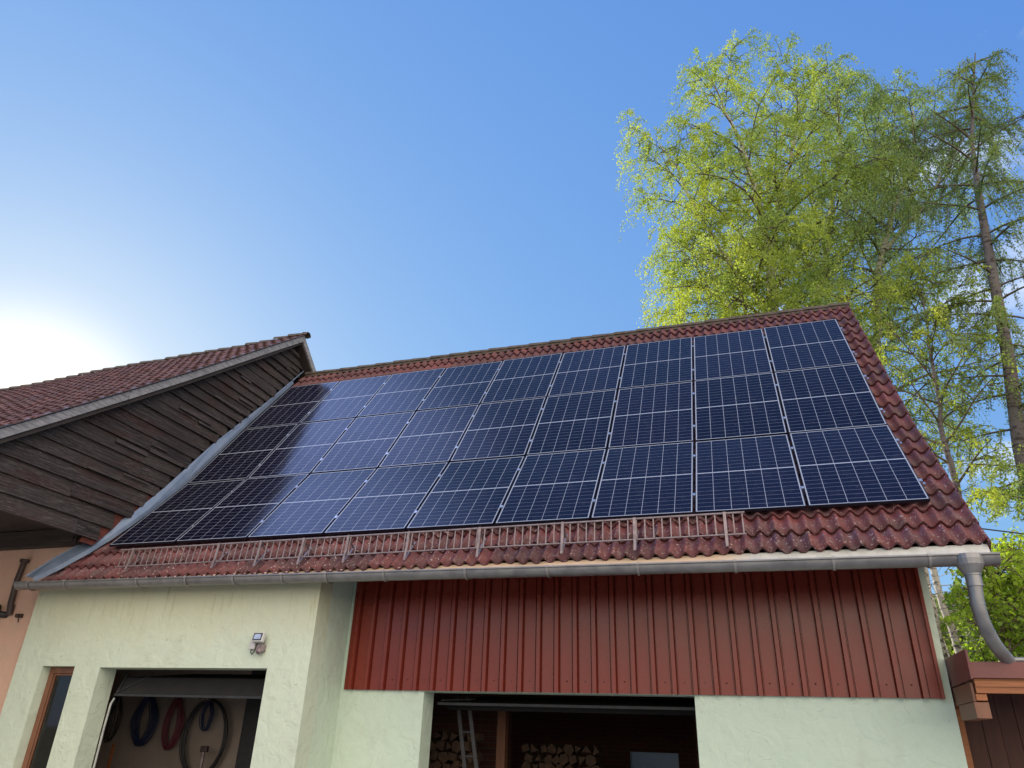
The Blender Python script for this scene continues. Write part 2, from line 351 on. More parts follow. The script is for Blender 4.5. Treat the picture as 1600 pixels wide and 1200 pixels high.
FL_LO = [(-.17, 3.60, 8.21), (-.17, 2.50, 6.81), (-.17, 1.37, 5.30), (-.17, .75, 4.61), (-.19, .48, 4.32), (-.25, .24, 4.05), (-.34, 0, 3.79), (-.51, -.25, 3.51), (-.67, -.41, 3.335)]
FL_UP = [(-.205, 4.00, 8.74), (-.205, 3.01, 7.53), (-.205, 1.78, 6.11), (-.205, .98, 5.07), (-.21, .48, 4.48), (-.29, .19, 4.19), (-.40, 0, 3.97), (-.58, -.28, 3.66), (-.76, -.46, 3.385)]
def gxl(y, i):
    P = sorted([(p[1], p[0]) for p in FL_LO])
    if y <= P[0][0]: return P[0][1]
    for a, b in zip(P, P[1:]):
        if y <= b[0]: return a[1]+(b[1]-a[1])*(y-a[0])/(b[0]-a[0])-0.03
    return P[-1][1]-0.03

# ---------------------------------------------------------------- ground
g = MB(); g.add([(-600, -600, 0), (600, -600, 0), (600, 600, 0), (-600, 600, 0)], [(0, 1, 2, 3)])
tag(g.build('ground', simple('grass_ground', (0.05, 0.08, 0.025), (0.09, 0.10, 0.04), 0.5, 0.95, 0.3)), kind='structure')
g = MB(); g.add([(-14, -26, .02), (24, -26, .02), (24, .57, .02), (-14, .57, .02)], [(0, 1, 2, 3)])
tag(g.build('yard_paving', m_ground), kind='structure')

# ---------------------------------------------------------------- garage building
GB = thing('garage_building', (5, 0, 0), 'pale green garage with red tiled roof, dark red sheet cladding and two open doorways', 'building')
def wall_open(mb, x0, x1, z0, z1, y0, y1, ops):
    xs = sorted({x0, x1, *[o[0] for o in ops], *[o[1] for o in ops]}); 
    for a, b in zip(xs, xs[1:]):
        cuts = sorted([(o[2], o[3]) for o in ops if o[0] <= a+1e-6 and o[1] >= b-1e-6]); z = z0
        for c0, c1 in cuts:
            if c0 > z+1e-6: mb.box(a, b, y0, y1, z, c0)
            z = c1
        if z1 > z+1e-6: mb.box(a, b, y0, y1, z, z1)
mb = MB(); wall_open(mb, -.76, 3.68, 0, 3.265, -.2, .07, [(-.296, .243, .75, 2.28), (.655, 3.125, 0, 2.268)])
wl_ = mb.build('wall', m_green, GB, recalc=True); wl_['label'] = 'pale green stucco wall around the window and the left doorway, with warm light painted in yellow under the gutter'
mb = MB(); mb.prism([(.07, 0), (5.0, 0), (5.0, 3.42), (.57, 3.42), (.07, 3.33)], 'x', 3.40, 3.68)
mb.build('wall', m_greenr, GB)
mb = MB(); wall_open(mb, 3.68, 10.30, 0, 3.45, .57, .86, [(4.79, 7.89, 0, 2.093)])
mb.box(10.0, 10.30, .86, 7.3, 0, 3.45)
mb.prism([(.57, 3.36), (7.3, 3.36), (3.95, 8.0)], 'x', 10.02, 10.30)
wr_ = mb.build('wall', m_greenr, GB); wr_['label'] = 'recessed pale green stucco wall under and beside the red sheet cladding'

# interior
mb = MB(); mb.box(-1.5, 3.40, 2.0, 2.1, 0, 2.75); mb.box(-1.6, -1.5, .07, 2.1, 0, 2.75)
mb.build('inner_wall', m_plast, GB)
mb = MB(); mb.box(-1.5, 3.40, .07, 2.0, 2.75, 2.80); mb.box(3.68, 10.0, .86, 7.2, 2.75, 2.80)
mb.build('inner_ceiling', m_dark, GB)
mb = MB(); mb.box(1.44, 1.9, 1.8, 1.999, 0, 2.749); mb.build('inner_post', m_black, GB)
mb = MB(); wall_open(mb, 3.68, 10.30, 0, 3.36, 7.3, 7.5, [(6.05, 6.95, .5, 1.5)]); mb.build('rear_wall', m_brick, GB)
mb = MB(); mb.box(3.681, 5.05, 3.0, 3.15, 0, 2.75); mb.build('inner_partition', m_brick, GB)
mb = MB(); mb.box(7.6, 9.999, 3.6, 3.75, 0, 2.75); mb.build('inner_partition', m_brick, GB)
mb = MB(); mb.box(5.05, 5.17, 2.5, 2.62, 0, 2.7); mb.build('inner_post', m_brown, GB)
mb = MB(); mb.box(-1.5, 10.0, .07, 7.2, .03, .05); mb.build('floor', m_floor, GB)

# raised door leaves seen in the two doorways
def raised_door(x0, x1, y, ztop, zlow, depth):
    mb = MB(); mb.prism([(y, zlow), (y+.035, zlow), (y+.12, ztop-.10), (y+.085, ztop-.10)], 'x', x0, x1)
    mb.prism([(y+.10, ztop-.095), (y+.14, ztop-.095), (y+depth, ztop+.02), (y+depth-.03, ztop+.05)], 'x', x0, x1)
    d = mb.build('garage_door', m_door, GB, bevel=.004)
    e = MB(); e.box(x0, x1, y-.012, y+.045, zlow-.03, zlow-.002); e.build('edge_rail', m_oldalu, d)
    h = MB(); h.bar((x0+.05, y-.01, zlow+.02), (x0+.45, y+.09, ztop-.06), .012, .006); h.bar((x0+.04, y-.015, zlow), (x0+.04, y+.09, ztop-.05), .018, .01)
    h.build('hinge_arm', m_oldalu, d)
    return d
raised_door(.70, 3.10, .10, 2.28, 1.985, 1.4)
raised_door(4.83, 7.86, .90, 2.10, 1.995, 1.6)
mb = MB(); mb.tube([(.70, .11, 1.93), (.69, .085, 1.86), (.685, .08, 1.6), (.685, .08, .1)], .014, 8); mb.build('door_track', m_track, GB)
mb = MB(); mb.box(4.80, 7.88, 1.3, 1.36, 1.93, 1.99); mb.build('track_beam', m_door, GB)

# narrow window
wf = MB(); x0, x1, z0, z1, yf = -.294, .241, .752, 2.278, -.075
for b_ in ((x0, x0+.075, z0, z1), (x1-.075, x1, z0, z1), (x0+.075, x1-.075, z1-.075, z1), (x0+.075, x1-.075, z0, z0+.075)): wf.box(b_[0], b_[1], yf, yf+.07, b_[2], b_[3])
for b_ in ((x0+.079, x0+.10, z0+.08, z1-.08), (x1-.10, x1-.079, z0+.08, z1-.08), (x0+.10, x1-.10, z1-.10, z1-.079)): wf.box(b_[0], b_[1], yf+.012, yf+.05, b_[2], b_[3])
win = wf.build('window', m_brown, GB, bevel=.004)
M = Mat('window_glass'); M.set((0.75, 0.80, 0.85), 0.03); M.b.inputs['Transmission Weight'].default_value = 1; M.b.inputs['IOR'].default_value = 1.3; m_glass = M.m
mb = MB(); mb.box(x0+.09, x1-.09, yf+.028, yf+.034, z0+.09, z1-.09); mb.build('pane', m_glass, win)
mb = MB(); mb.box(6.05, 6.95, 7.36, 7.37, .5, 1.5); wbk = mb.build('window', m_dimmed, GB)

# roof body, tiles, ridge
mb = MB(); under = [(p[0]+.03, p[1]-.055) for p in TP]; low = [(TP[0][0]+.05, TP[0][1]-.065)] + [(p[0]+.12, p[1]-.16) for p in TP[1:]]
poly = under + [(3.95, under[-1][1]+.02), (8.35, 3.30), (8.25, 3.20), (3.95, low[-1][1]-.1)] + list(reversed(low))
mb.prism(poly, 'x', .02, 10.60)
roofo = mb.build('roof', m_dark, GB)
tl = tile_roof(gprof, GL, 22, gxl, 10.68, .150, .30, .029, .036, zoff=lambda x: .0035*(x-5), seg=10, seed=3)
tl.build('roof_tiles', m_tile, roofo, recalc=False)
vb = MB()     # verge skirts of the edge tiles
for i in range(22):
    s_a, s_b = i*GL/22, (i+1)*GL/22; y, z, d = gprof(s_a+.001); y2, z2, d2 = gprof(s_b-.001)
    o = .052; nn = (-d[1], d[0])
    A = (y+nn[0]*o, z+nn[1]*o); B = (y2+nn[0]*.03, z2+nn[1]*.03); Cc = (y2-nn[0]*.07, z2-nn[1]*.07); D = (y-nn[0]*.06, z-nn[1]*.06)
    vb.prism([A, B, Cc, D], 'x', 10.676, 10.70, random.random())
vb.build('verge_tile_edge', m_tile, roofo)
rg = MB()     # half round ridge tiles
x = -.10; k = 0; ry, rz = 3.955, TP[-1][1]+.005
while x < 10.68:
    x2 = min(x+.42, 10.70); ra, rb_ = .095, .080; dz = random.uniform(-.006, .006)
    A = [(x, ry+math.cos(t)*ra*1.15, rz+dz+math.sin(t)*ra) for t in [math.pi*j/8 for j in range(9)]]
    B = [(x2+.03, ry+math.cos(t)*rb_*1.15, rz+dz+math.sin(t)*rb_) for t in [math.pi*j/8 for j in range(9)]]
    A2 = [(x, p[1]*.98+.02*ry, p[2]-.022) for p in A]
    rg.strip(A, B, True); rg.strip(A2, A); x = x2; k += 1
rg.add([(10.70, ry+math.cos(t)*.105, rz+math.sin(t)*.095) for t in [math.pi*j/8 for j in range(9)]], [tuple(range(9))])
rg.box(-.08, 10.69, 3.87, 4.04, rz-.05, rz+.01)
rg.build('ridge_tiles', m_ridge, roofo, recalc=False)
mb = MB(); mb.add([(-.3, 3.97, rz), (10.7, 3.97, rz), (10.7, 8.4, 3.30), (-.3, 8.4, 3.30)], [(0, 1, 2, 3)]); mb.build('rear_roof_slope', m_tile, roofo)
# step flashing along the barn
FLR = [(p[0]+.02, p[1]-.040, p[2]+.036) for p in FL_LO]; FL_M = [(a[0]*.35+b[0]*.65-.0, a[1]*.35+b[1]*.65-.03, a[2]*.35+b[2]*.65+.03) for a, b in zip(FL_UP, FLR)]
mb = MB(); mb.strip(FL_UP, FLR); 
up2 = [(p[0]-.012, p[1]-.004, p[2]+.02) for p in FL_UP]; mb.strip(up2, FL_UP)
lo2 = [(p[0]+.012, p[1]+.03, p[2]-.05) for p in FLR]; mb.strip(FLR, lo2)
mb.build('flashing', m_flash, roofo, recalc=False)
# eave: apron, soffit
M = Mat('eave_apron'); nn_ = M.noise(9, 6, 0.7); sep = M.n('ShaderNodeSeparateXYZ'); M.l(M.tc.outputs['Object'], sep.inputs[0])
warm_refl = M.math('MULTIPLY', M.mr(M.math('ADD', sep.outputs[0], M.math('MULTIPLY', nn_, .6)), 3.95, 3.6), .7)  # peach mid-span stretch is warm reflected light painted into the colour
M.set(M.mix(warm_refl, M.mix(M.mr(nn_, .35, .7), (.62, .60, .55), (.44, .43, .39)), (.66, .42, .24)), .5, 0.1); M.bump(M.noise(50, 4, .7), .2, .003)
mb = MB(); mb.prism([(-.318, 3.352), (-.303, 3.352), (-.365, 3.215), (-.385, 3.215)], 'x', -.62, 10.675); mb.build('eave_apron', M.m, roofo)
mb = MB(); mb.prism([(-.365, 3.215), (-.365, 3.23), (-.33, 3.26), (.60, 3.50), (.60, 3.46)], 'x', -.72, 10.64); mb.build('soffit', m_dark, roofo)

# gutter
GA, GB_ = Vector((-.84, -.465, 3.292)), Vector((10.69, -.465, 3.208))
mb = MB(); r_ = .082; ang = [math.pi+math.pi*j/12 for j in range(13)]
mb.strip([GA+Vector((0, r_*math.cos(t), r_*math.sin(t))) for t in ang], [GB_+Vector((0, r_*math.cos(t), r_*math.sin(t))) for t in ang], True)
mb.strip([GA+Vector((0, (r_-.004)*math.cos(t), (r_-.004)*math.sin(t))) for t in ang], [GB_+Vector((0, (r_-.004)*math.cos(t), (r_-.004)*math.sin(t))) for t in ang], True)
for P in (GA, GB_): mb.add([P+Vector((0, r_*math.cos(t), r_*math.sin(t))) for t in ang], [tuple(range(13))])
mb.tube([GA+Vector((0, -r_-.004, .004)), GB_+Vector((0, -r_-.004, .004))], .011, 8)
gut = mb.build('gutter', m_zinc, GB, recalc=False)
for bx in (-.6, .04, 1.22, 1.97, 2.67, 3.35, 3.94, 4.68, 5.66, 6.58, 7.52, 8.46, 9.34, 10.14):
    t_ = (bx-GA.x)/(GB_.x-GA.x); P = GA.lerp(GB_, t_); mb = MB(); rr = r_+.010
    mb.strip([P+Vector((-.012, rr*math.cos(t), rr*math.sin(t))) for t in ang], [P+Vector((.012, rr*math.cos(t), rr*math.sin(t))) for t in ang], True)
    mb.tube([P+Vector((-.016, -r_-.006, .005)), P+Vector((.016, -r_-.006, .005))], .0155, 8)
    mb.build('gutter_bracket', m_galvb, gut, recalc=False)
# funnel outlet and downpipe
mb = MB(); gx = 10.455; T = []; gy = -.49
for (zz, a_, b_) in ((3.222, .118, .100), (3.18, .120, .105), (3.13, .112, .100), (3.045, .064, .064)):
    T.append([(gx+a_*math.cos(t), gy+b_*math.sin(t), zz) for t in [2*math.pi*j/20 for j in range(20)]])
for A, B in zip(T, T[1:]): mb.strip(A+[A[0]], B+[B[0]], False)
mb.tube([(gx, gy, 3.050), (gx, gy, 2.95)], .063, 18)
mb.tube([(gx, gy, 3.052), (gx, gy, 3.040)], .070, 18); mb.tube([(gx, gy, 2.955), (gx, gy, 2.945)], .066, 18)
mb.build('gutter_funnel', m_zinc, GB, recalc=False)
mb = MB(); mb.tube([(gx, gy, 2.97), (10.447, -.484, 2.90), (10.442, -.476, 2.80), (10.452, -.453, 2.68), (10.480, -.412, 2.58), (10.527, -.348, 2.487), (10.582, -.265, 2.425), (10.632, -.185, 2.385), (10.665, -.128, 2.345)], .057, 18)
mb.tube([(10.62, -.16, 2.375), (11.3, -.15, 2.372)], .026, 10)
for P_, Q_ in (((10.442, -.477, 2.815), (10.4425, -.475, 2.795)), ((10.4785, -.414, 2.585), (10.485, -.405, 2.568))): mb.tube([P_, Q_], .061, 18)
mb.build('downpipe', m_zinc, GB, recalc=False)

# sheet cladding
mb = MB(); prof = []; xx = 3.735; yb, yr_ = .540, .500
prof.append((xx, yb))
rx = 3.797
while rx < 10.12:
    prof += [(rx-.012, yb-.002), (rx-.009, yb+.016), (rx-.001, yb+.016), (rx+.010, yr_), (rx+.052, yr_), (rx+.063, yb+.016), (rx+.071, yb+.016), (rx+.074, yb-.002)]; rx += .2150
prof = [p for p in prof if p[0] < 10.19] + [(10.205, yb)]
mb.strip([(p[0], p[1], 2.098) for p in prof], [(p[0], p[1], 3.44) for p in prof])
mb.strip([(p[0], p[1]+.004, 2.098) for p in prof], [(p[0], p[1], 2.098) for p in prof])
mb.box(10.195, 10.225, .500, .571, 2.094, 3.44)
cl = mb.build('sheet_cladding', m_clad, GB, recalc=False)
for k in range(29):
    if k % 5 == 1: continue
    sx = 3.797+.064+.075+.215*k+random.uniform(-.01, .01)
    mb = MB(); mb.tube([(sx, yb-.006, 2.215+random.uniform(-.006, .006)), (sx, yb, 2.215)], .0085, 8); mb.build('screw', m_screw, cl)

# ---------------------------------------------------------------- solar panels
M = Mat('solar_cells'); sep = M.n('ShaderNodeSeparateXYZ'); M.l(M.tc.outputs['Object'], sep.inputs[0])
PWD, PHT = 1.134, 1.742
def line(sock, off, period, width):      # 1 on the lines of a grid
    a = M.math('DIVIDE', M.math('SUBTRACT', sock, off), period); fr = M.math('FRACT', a)
    d = M.math('MULTIPLY', M.math('MINIMUM', fr, M.math('SUBTRACT', 1.0, fr)), period); return M.math('LESS_THAN', d, width/2)
X, Y = sep.outputs[0], sep.outputs[1]
ix0, ix1, iy0, iy1 = .020, PWD-.020, .020, PHT-.020; mid = PHT/2
vert = line(X, ix0, (ix1-ix0)/6, .0050)
Yabs = M.math('ABSOLUTE', M.math('SUBTRACT', Y, mid))
hor = line(Yabs, .009, (mid-.020-.009)/10, .0045)
midl = M.math('LESS_THAN', Yabs, .009)
edge = M.math('MAXIMUM', M.math('GREATER_THAN', M.math('ABSOLUTE', M.math('SUBTRACT', X, PWD/2)), (ix1-ix0)/2-.002), M.math('GREATER_THAN', Yabs, mid-.023))
strong = M.math('MAXIMUM', M.math('MAXIMUM', vert, midl), edge)
geo = M.n('ShaderNodeObjectInfo')
cell = M.mix(M.mr(M.noise(2.5, 3, .5), .35, .7), (0.0025, 0.0030, 0.012), (0.005, 0.0055, 0.018))
cell = M.mix(M.math('MULTIPLY', geo.outputs['Random'], .5), cell, (0.009, 0.008, 0.026))
col = M.mix(M.math('MULTIPLY', hor, .36), cell, (0.42, 0.45, 0.55)); col = M.mix(M.math('MULTIPLY', strong, .68), col, (0.50, 0.54, 0.64))
dust = M.mr(M.noise(7, 6, .7), .52, .78); col = M.mix(M.math('MULTIPLY', dust, .07), col, (0.30, 0.28, 0.30))
spot = M.mr(M.noise(4.3, 2, .5), .70, .74); col = M.mix(M.math('MULTIPLY', spot, .22), col, (.45, .42, .42))
M.set(col, M.mr(M.noise(3, 5, .6), .3, .7, .10, .17), spec=0.27); M.b.inputs['IOR'].default_value = 1.45; m_cells = M.m
m_pframe = simple('black_anodised', (0.010, 0.011, 0.020), (0.016, 0.017, 0.028), 8, 0.38, 0.02, 0.3)
names = ['leftmost', 'second from the left', 'third from the left', 'fourth from the left', 'middle', 'fourth from the right', 'third from the right', 'second from the right', 'rightmost']
rown = ['bottom', 'middle', 'top']
sp0 = thing('solar_panel', (0, 0, 0), 'x', 'solar panel', 'solar panels on the garage roof')
f = MB(); t = .034; b = .009
f.box(0, PWD, 0, b, -t, 0); f.box(0, PWD, PHT-b, PHT, -t, 0); f.box(0, b, b, PHT-b, -t, 0); f.box(PWD-b, PWD, b, PHT-b, -t, 0)
f.build('frame', m_pframe, sp0, bevel=.001)
f = MB(); f.box(b, PWD-b, b, PHT-b, -.012, -.0025); f.build('cell_glass', m_cells, sp0)
for r in range(3):
    for c in range(9):
        o = sp0 if (r, c) == (0, 0) else copy_tree(sp0)
        ang_ = R(PIT[r]+random.uniform(-.22, .22))
        o.location = (c*1.154+.010+random.uniform(-.002, .002), PY[r]+.010*math.cos(ang_), PZ[r]+.010*math.sin(ang_)); o.rotation_euler = (ang_, 0, random.uniform(-.0012, .0012))
        where = names[c] if names[c] == 'middle' else names[c]
        extra = ' mirroring dark barn boards' if c == 0 else (' by the verge' if c == 8 else '')
        o['label'] = ('solar panel, %s of the nine in the %s row' % (where, rown[r])) + extra
# rails with clamps
rk = 0
for r in range(3):
    for q, fr in enumerate((.22, .76)):
        a = R(PIT[r]); s = fr*1.762; n = (-math.sin(a), math.cos(a)); oo = -.056
        y = PY[r]+math.cos(a)*s; z = PZ[r]+math.sin(a)*s; 
        root = thing('mounting_rail', (0, y+n[0]*oo, z+n[1]*oo), 'silver mounting rail under the %s row of panels, %s of the two' % (rown[r], ('lower', 'upper')[q]), 'mounting rail', 'mounting rails under the solar panels')
        root.rotation_euler = (a, 0, 0)
        mb = MB(); mb.box(.05, 10.43, -.02, .02, -.02, .0195)
        me_ = mb
        o = bpy.data.objects.new('rail', None)
        bpy.data.objects.remove(o)
        save = root.location.copy(); root.location = (0, 0, 0)
        mb.build('rail', m_alu, root)
        for c in range(1, 10):
            cx = c*1.154-.0 if c < 9 else 9*1.154-.004
            k = MB(); k.box(cx-.008, cx+.008 if c < 9 else cx+.02, -.025, .025, .0197, .057)
            if c < 9: k.box(cx-.016, cx+.016, -.025, .025, .0575, .0605)
            else: k.box(cx-.016, cx+.016, -.025, .025, .0575, .0605)
            k.tube([(cx, 0, .060), (cx, 0, .066)], .006, 6)
            k.build('clamp', m_alu, root)
        root.location = save

# ---------------------------------------------------------------- snow guard
SG = thing('snow_guard', (4.6, -.29, 3.5), 'long grey galvanised snow guard grid standing along the eave tiles', 'snow guard')
mb = MB(); xa, xb, za, zb = .56, 8.60, 3.505, 3.735
def gz(x, z): return z + .05*(x-xa)/(xb-xa)
ya, yb2 = -.300, -.275
sections = [(xa, 2.74), (2.75, 5.30), (5.31, xb)]
for (sa, sb) in sections:
    mb.tube([(sa, yb2, gz(sa, zb)), (sb, yb2, gz(sb, zb))], .012, 8); mb.tube([(sa, ya, gz(sa, za)), (sb, ya, gz(sb, za))], .010, 8)
x = xa+.05
while x < xb-.02:
    mb.bar((x, ya, gz(x, za)), (x, yb2, gz(x, zb)), .0125, .006, (0, 1, 0)); x += .0905
mb.build('grid', m_galv, SG)
for bx in (.78, 2.15, 2.78, 3.40, 4.02, 4.82, 5.71, 6.68, 7.47, 8.40):
    mb = MB(); zt, zl = gz(bx, zb), gz(bx, za)
    mb.bar((bx, yb2-.016, zt+.012), (bx, ya-.016, zl-.01), .030, .006, (0, 1, 0))
    mb.bar((bx, ya-.018, zl+.04), (bx-.0, -.345, 3.425), .026, .006, (0, 1, 0))
    mb.bar((bx, yb2, zt-.02), (bx, -.13, 3.64), .028, .006, (0, 1, 0)); mb.bar((bx, -.345, 3.425), (bx, -.10, 3.69), .028, .006, (0, 0, 1))
    mb.build('bracket', m_galv, SG)

# ---------------------------------------------------------------- wall lamp
FLm = thing('floodlight', (2.97, -.2, 2.52), 'small white floodlight with motion sensor and junction box on the green wall', 'floodlight')
mb = MB(); Mx = Matrix.Translation((2.995, -.285, 2.60)) @ Matrix.Rotation(R(-14), 4, 'X')
mb.box(-.072, .072, -.02, .03, -.055, .055, 0, Mx); fb = mb.build('housing', m_white, FLm, bevel=.006)
mb = MB(); mb.box(-.060, .060, -.0225, -.0205, -.043, .043, 0, Mx); mb.build('dark_bezel', m_black, FLm)
mb = MB(); mb.box(-.046, .046, -.0255, -.0230, -.030, .030, 0, Mx); mb.build('lamp_glass', m_lamp, FLm)
mb = MB(); mb.bar((2.93, -.26, 2.56), (2.96, -.2, 2.50), .015, .008); mb.bar((3.06, -.26, 2.56), (3.03, -.2, 2.50), .015, .008); mb.build('mount', m_galv, FLm)
mb = MB(); mb.box(2.855, 2.935, -.25, -.2, 2.475, 2.56); mb.build('junction_box', m_white, FLm, bevel=.005)
mb = MB(); mb.box(2.965, 3.065, -.262, -.2, 2.445, 2.525); mb.tube([(3.015, -.25, 2.46), (3.015, -.275, 2.43)], [.035, .028], 12); mb.build('motion_sensor', m_galv, FLm, bevel=.006)
mb = MB(); mb.tube([(2.885, -.235, 2.475), (2.888, -.24, 2.44), (2.91, -.245, 2.415), (2.94, -.25, 2.44), (2.97, -.26, 2.50), (2.985, -.265, 2.545)], .006, 6)
mb.tube([(2.86, -.23, 2.54), (2.84, -.207, 2.52), (2.83, -.205, 2.48)], .003, 5); mb.build('cable', m_black, FLm)

# ---------------------------------------------------------------- barn
BN = thing('timber_barn', (-5, 2, 0), 'old barn with dark weathered board gable, salmon wall and red tiled roof', 'barn')
BT = [(-4.2, 3.42), (-3.1, 4.12), (-2.01, 4.86), (-1.19, 5.50), (-.33, 6.18), (.62, 6.94), (1.69, 7.82), (2.66, 8.62), (3.50, 9.30)]
def bz(x): return 0.038*min(x, 0) + 0.018*math.sin(x*.9) if x < -1 else 0.038*min(x, 0)
bprof, BL = mkprof(BT)
tb = tile_roof(bprof, BL, 32, lambda y, i: -13, .02, .21, .21, .012, .030, bz, seg=7, seed=9, sharp=1.0)
brf = MB()
poly = [(p[0]+.01, p[1]-.03) for p in BT] + [(3.52, 9.27), (8.5, 4.9), (8.4, 4.78)] + [(3.50, 9.10)] + [(p[0]+.08, p[1]-.16) for p in reversed(BT[:-1])]
for xa_, xb_ in ((-13, -9), (-9, -5), (-5, -2), (-2, -.051)):
    n = len(poly); vs = [(xa_, p[0], p[1]+bz(xa_)-.01) for p in poly]+[(xb_, p[0], p[1]+bz(xb_)-.01) for p in poly]
    brf.add(vs, [(i, (i+1) % n, n+(i+1) % n, n+i) for i in range(n)])
    if xb_ == -.051: brf.add(vs[n:], [tuple(reversed(range(n)))])
bro = brf.build('roof', m_dark, BN, recalc=False)
tb.build('roof_tiles', m_tile2, bro, recalc=False)
mb = MB(); x = -13
while x < 0:
    x2 = min(x+.36, .04); dz = bz(x)+random.uniform(-.012, .012); ra, rb_ = .105, .085
    A = [(x, 3.52+math.cos(t)*ra, 9.29+dz+math.sin(t)*ra) for t in [math.pi*j/8 for j in range(9)]]
    B = [(x2+.03, 3.52+math.cos(t)*rb_, 9.29+dz+math.sin(t)*rb_) for t in [math.pi*j/8 for j in range(9)]]
    mb.strip(A, B, True); mb.strip([(p[0], p[1], p[2]-.02) for p in A], A); x = x2
mb.build('ridge_tiles', m_ridge, bro, recalc=False)
# bargeboard: several lengths following the sagging verge, front and rear slope
def interp(P, y):
    for a, b in zip(P, P[1:]):
        if y <= b[0]: return a[1]+(b[1]-a[1])*(y-a[0])/(b[0]-a[0])
    return P[-1][1]
for (ya_, yb_) in ((-4.2, -.36), (-.35, 2.36), (2.37, 3.50)):
    ys = [ya_] + [p[0] for p in BT if ya_ < p[0] < yb_] + [yb_]
    top = [(y, interp(BT, y)-.012) for y in ys]; bot = [(y, interp(BT, y)-.155) for y in reversed(ys)]
    mb = MB(); mb.prism(top+bot, 'x', -.05, -.02); mb.build('bargeboard', m_barge, BN)
mb = MB(); mb.prism([(3.505, 9.29), (3.505, 9.13), (8.4, 4.75), (8.5, 4.90)], 'x', -.05, -.02); mb.build('bargeboard', m_barge, BN)
mb = MB(); ed = [(p[0]-.02, p[1]+.012) for p in BT]; ed2 = [(p[0]-.02, p[1]-.010) for p in reversed(BT)]; mb.prism(ed+ed2, 'x', -.055, .005)
mb.build('verge_strip', m_zinc, BN)
# gable boards: overlapping horizontal boards, ragged where they meet the flashing
gb = MB(); rng = random.Random(5); z = 3.975; GXP = -.25
def roof_y(z): 
    P = [(p[1], p[0]) for p in BT]
    for a, b in zip(P, P[1:]):
        if z <= b[0]: return a[1]+(b[1]-a[1])*(z-a[0])/(b[0]-a[0])
    return P[-1][1]
def fl_y(z):
    P = sorted([(p[2], p[1]) for p in FL_UP])
    for a, b in zip(P, P[1:]):
        if z <= b[0]: return a[1]+(b[1]-a[1])*(z-a[0])/(b[0]-a[0])
    return P[-1][1]+(z-P[-1][0])*.85
while z < 9.25:
    h = rng.uniform(.17, .24); zt = min(z+h+.02, 9.26)
    yl_ = roof_y(min(z+h+.10, 9.25))-.02 if z > 4.75 else -4.1
    yl_ = max(-4.1, roof_y(z+.06)-.02) if z > 4 else -4.1; yr2 = fl_y(z)+.08
    if z > 8.7: yr2 = 3.52+(9.24-z)/.893-.05
    if z < 4.35: yr2 = fl_y(z+.15)-rng.uniform(.0, .16)
    # long boards broken into lengths
    cuts = [yl_]; y = yl_
    while y < yr2:
        y += rng.uniform(1.8, 4.2) if y < yr2-1.2 else rng.uniform(.5, 1.3); cuts.append(min(y, yr2))
    for a, b in zip(cuts, cuts[1:]):
        if b-a < .05: continue
        t0 = GXP+rng.uniform(.0, .012); lean = rng.uniform(.026, .044); dzl, dzr = rng.uniform(-.006, .006), rng.uniform(-.006, .006); c = rng.random()
        n = max(2, int((b-a)/.30)); rows_ = []; first = (a == cuts[0]); topin = (roof_y(zt)-roof_y(z)) if (first and z > 4) else 0
        for j in range(n+1):
            f_ = j/n; yy = a+(b-a-.005)*f_; zz = z+dzl+(dzr-dzl)*f_+rng.uniform(-.0015, .0015)
            yt_ = yy+topin*(1-f_) if b-a > topin else b
            rows_.append([(t0+lean, yy, zz), (t0, yt_, zt), (t0-.022, yt_, zt), (t0+lean-.022, yy, zz)])
        vs = [p for r2 in rows_ for p in r2]; fs = []
        for j in range(n):
            for e in range(4): fs.append((j*4+e, j*4+(e+1) % 4, (j+1)*4+(e+1) % 4, (j+1)*4+e))
        fs += [(0, 1, 2, 3), (n*4+3, n*4+2, n*4+1, n*4)]
        gb.add(vs, fs, False, c)
    # slipped, split slats patched on near the flashing
    if 4.6 < z < 8.9 and rng.random() < .5:
        for _ in range(rng.randint(1, 2)):
            y1_ = fl_y(z+.1)-rng.uniform(.05, .9); l_ = rng.uniform(.25, .8); zz = z+rng.uniform(0, .15); hh = rng.uniform(.02, .06)
            Mx = Matrix.Translation((GXP+.048+rng.uniform(0, .008), y1_-l_/2, zz)) @ Matrix.Rotation(rng.uniform(-.035, .02), 4, 'X')
            gp = MB(); gp.box(-.006, .006, -l_/2, l_/2, -hh/2, hh/2, rng.random(), Mx); gp.build('patch_slat', m_woodp, BN)
    z += h
gb.build('gable_boards', m_wood, BN)
mb = MB()
bk = [(-4.1, 4.0), (.2, 4.0)] + [(fl_y(zz)+.05, zz) for zz in (4.1, 4.4, 5, 6, 7, 8, 8.7)] + [(4.2, 8.55), (3.5, 9.15)] + [(p[0]+.05, p[1]-.12) for p in reversed(BT[1:-1])]
mb.prism(bk, 'x', GXP-.12, GXP-.045); mb.build('gable_frame', m_beam, BN)
mb = MB()   # exposed brick where the lowest boards are broken away
mb.prism([(-.24, 3.90), (-.02, 3.90), (.20, 4.16), (.48, 4.46), (.95, 5.02), (.70, 5.02), (.30, 4.62), (-.1, 4.2)], 'x', GXP-.044, GXP-.005); mb.build('exposed_brick', m_brickb, BN)
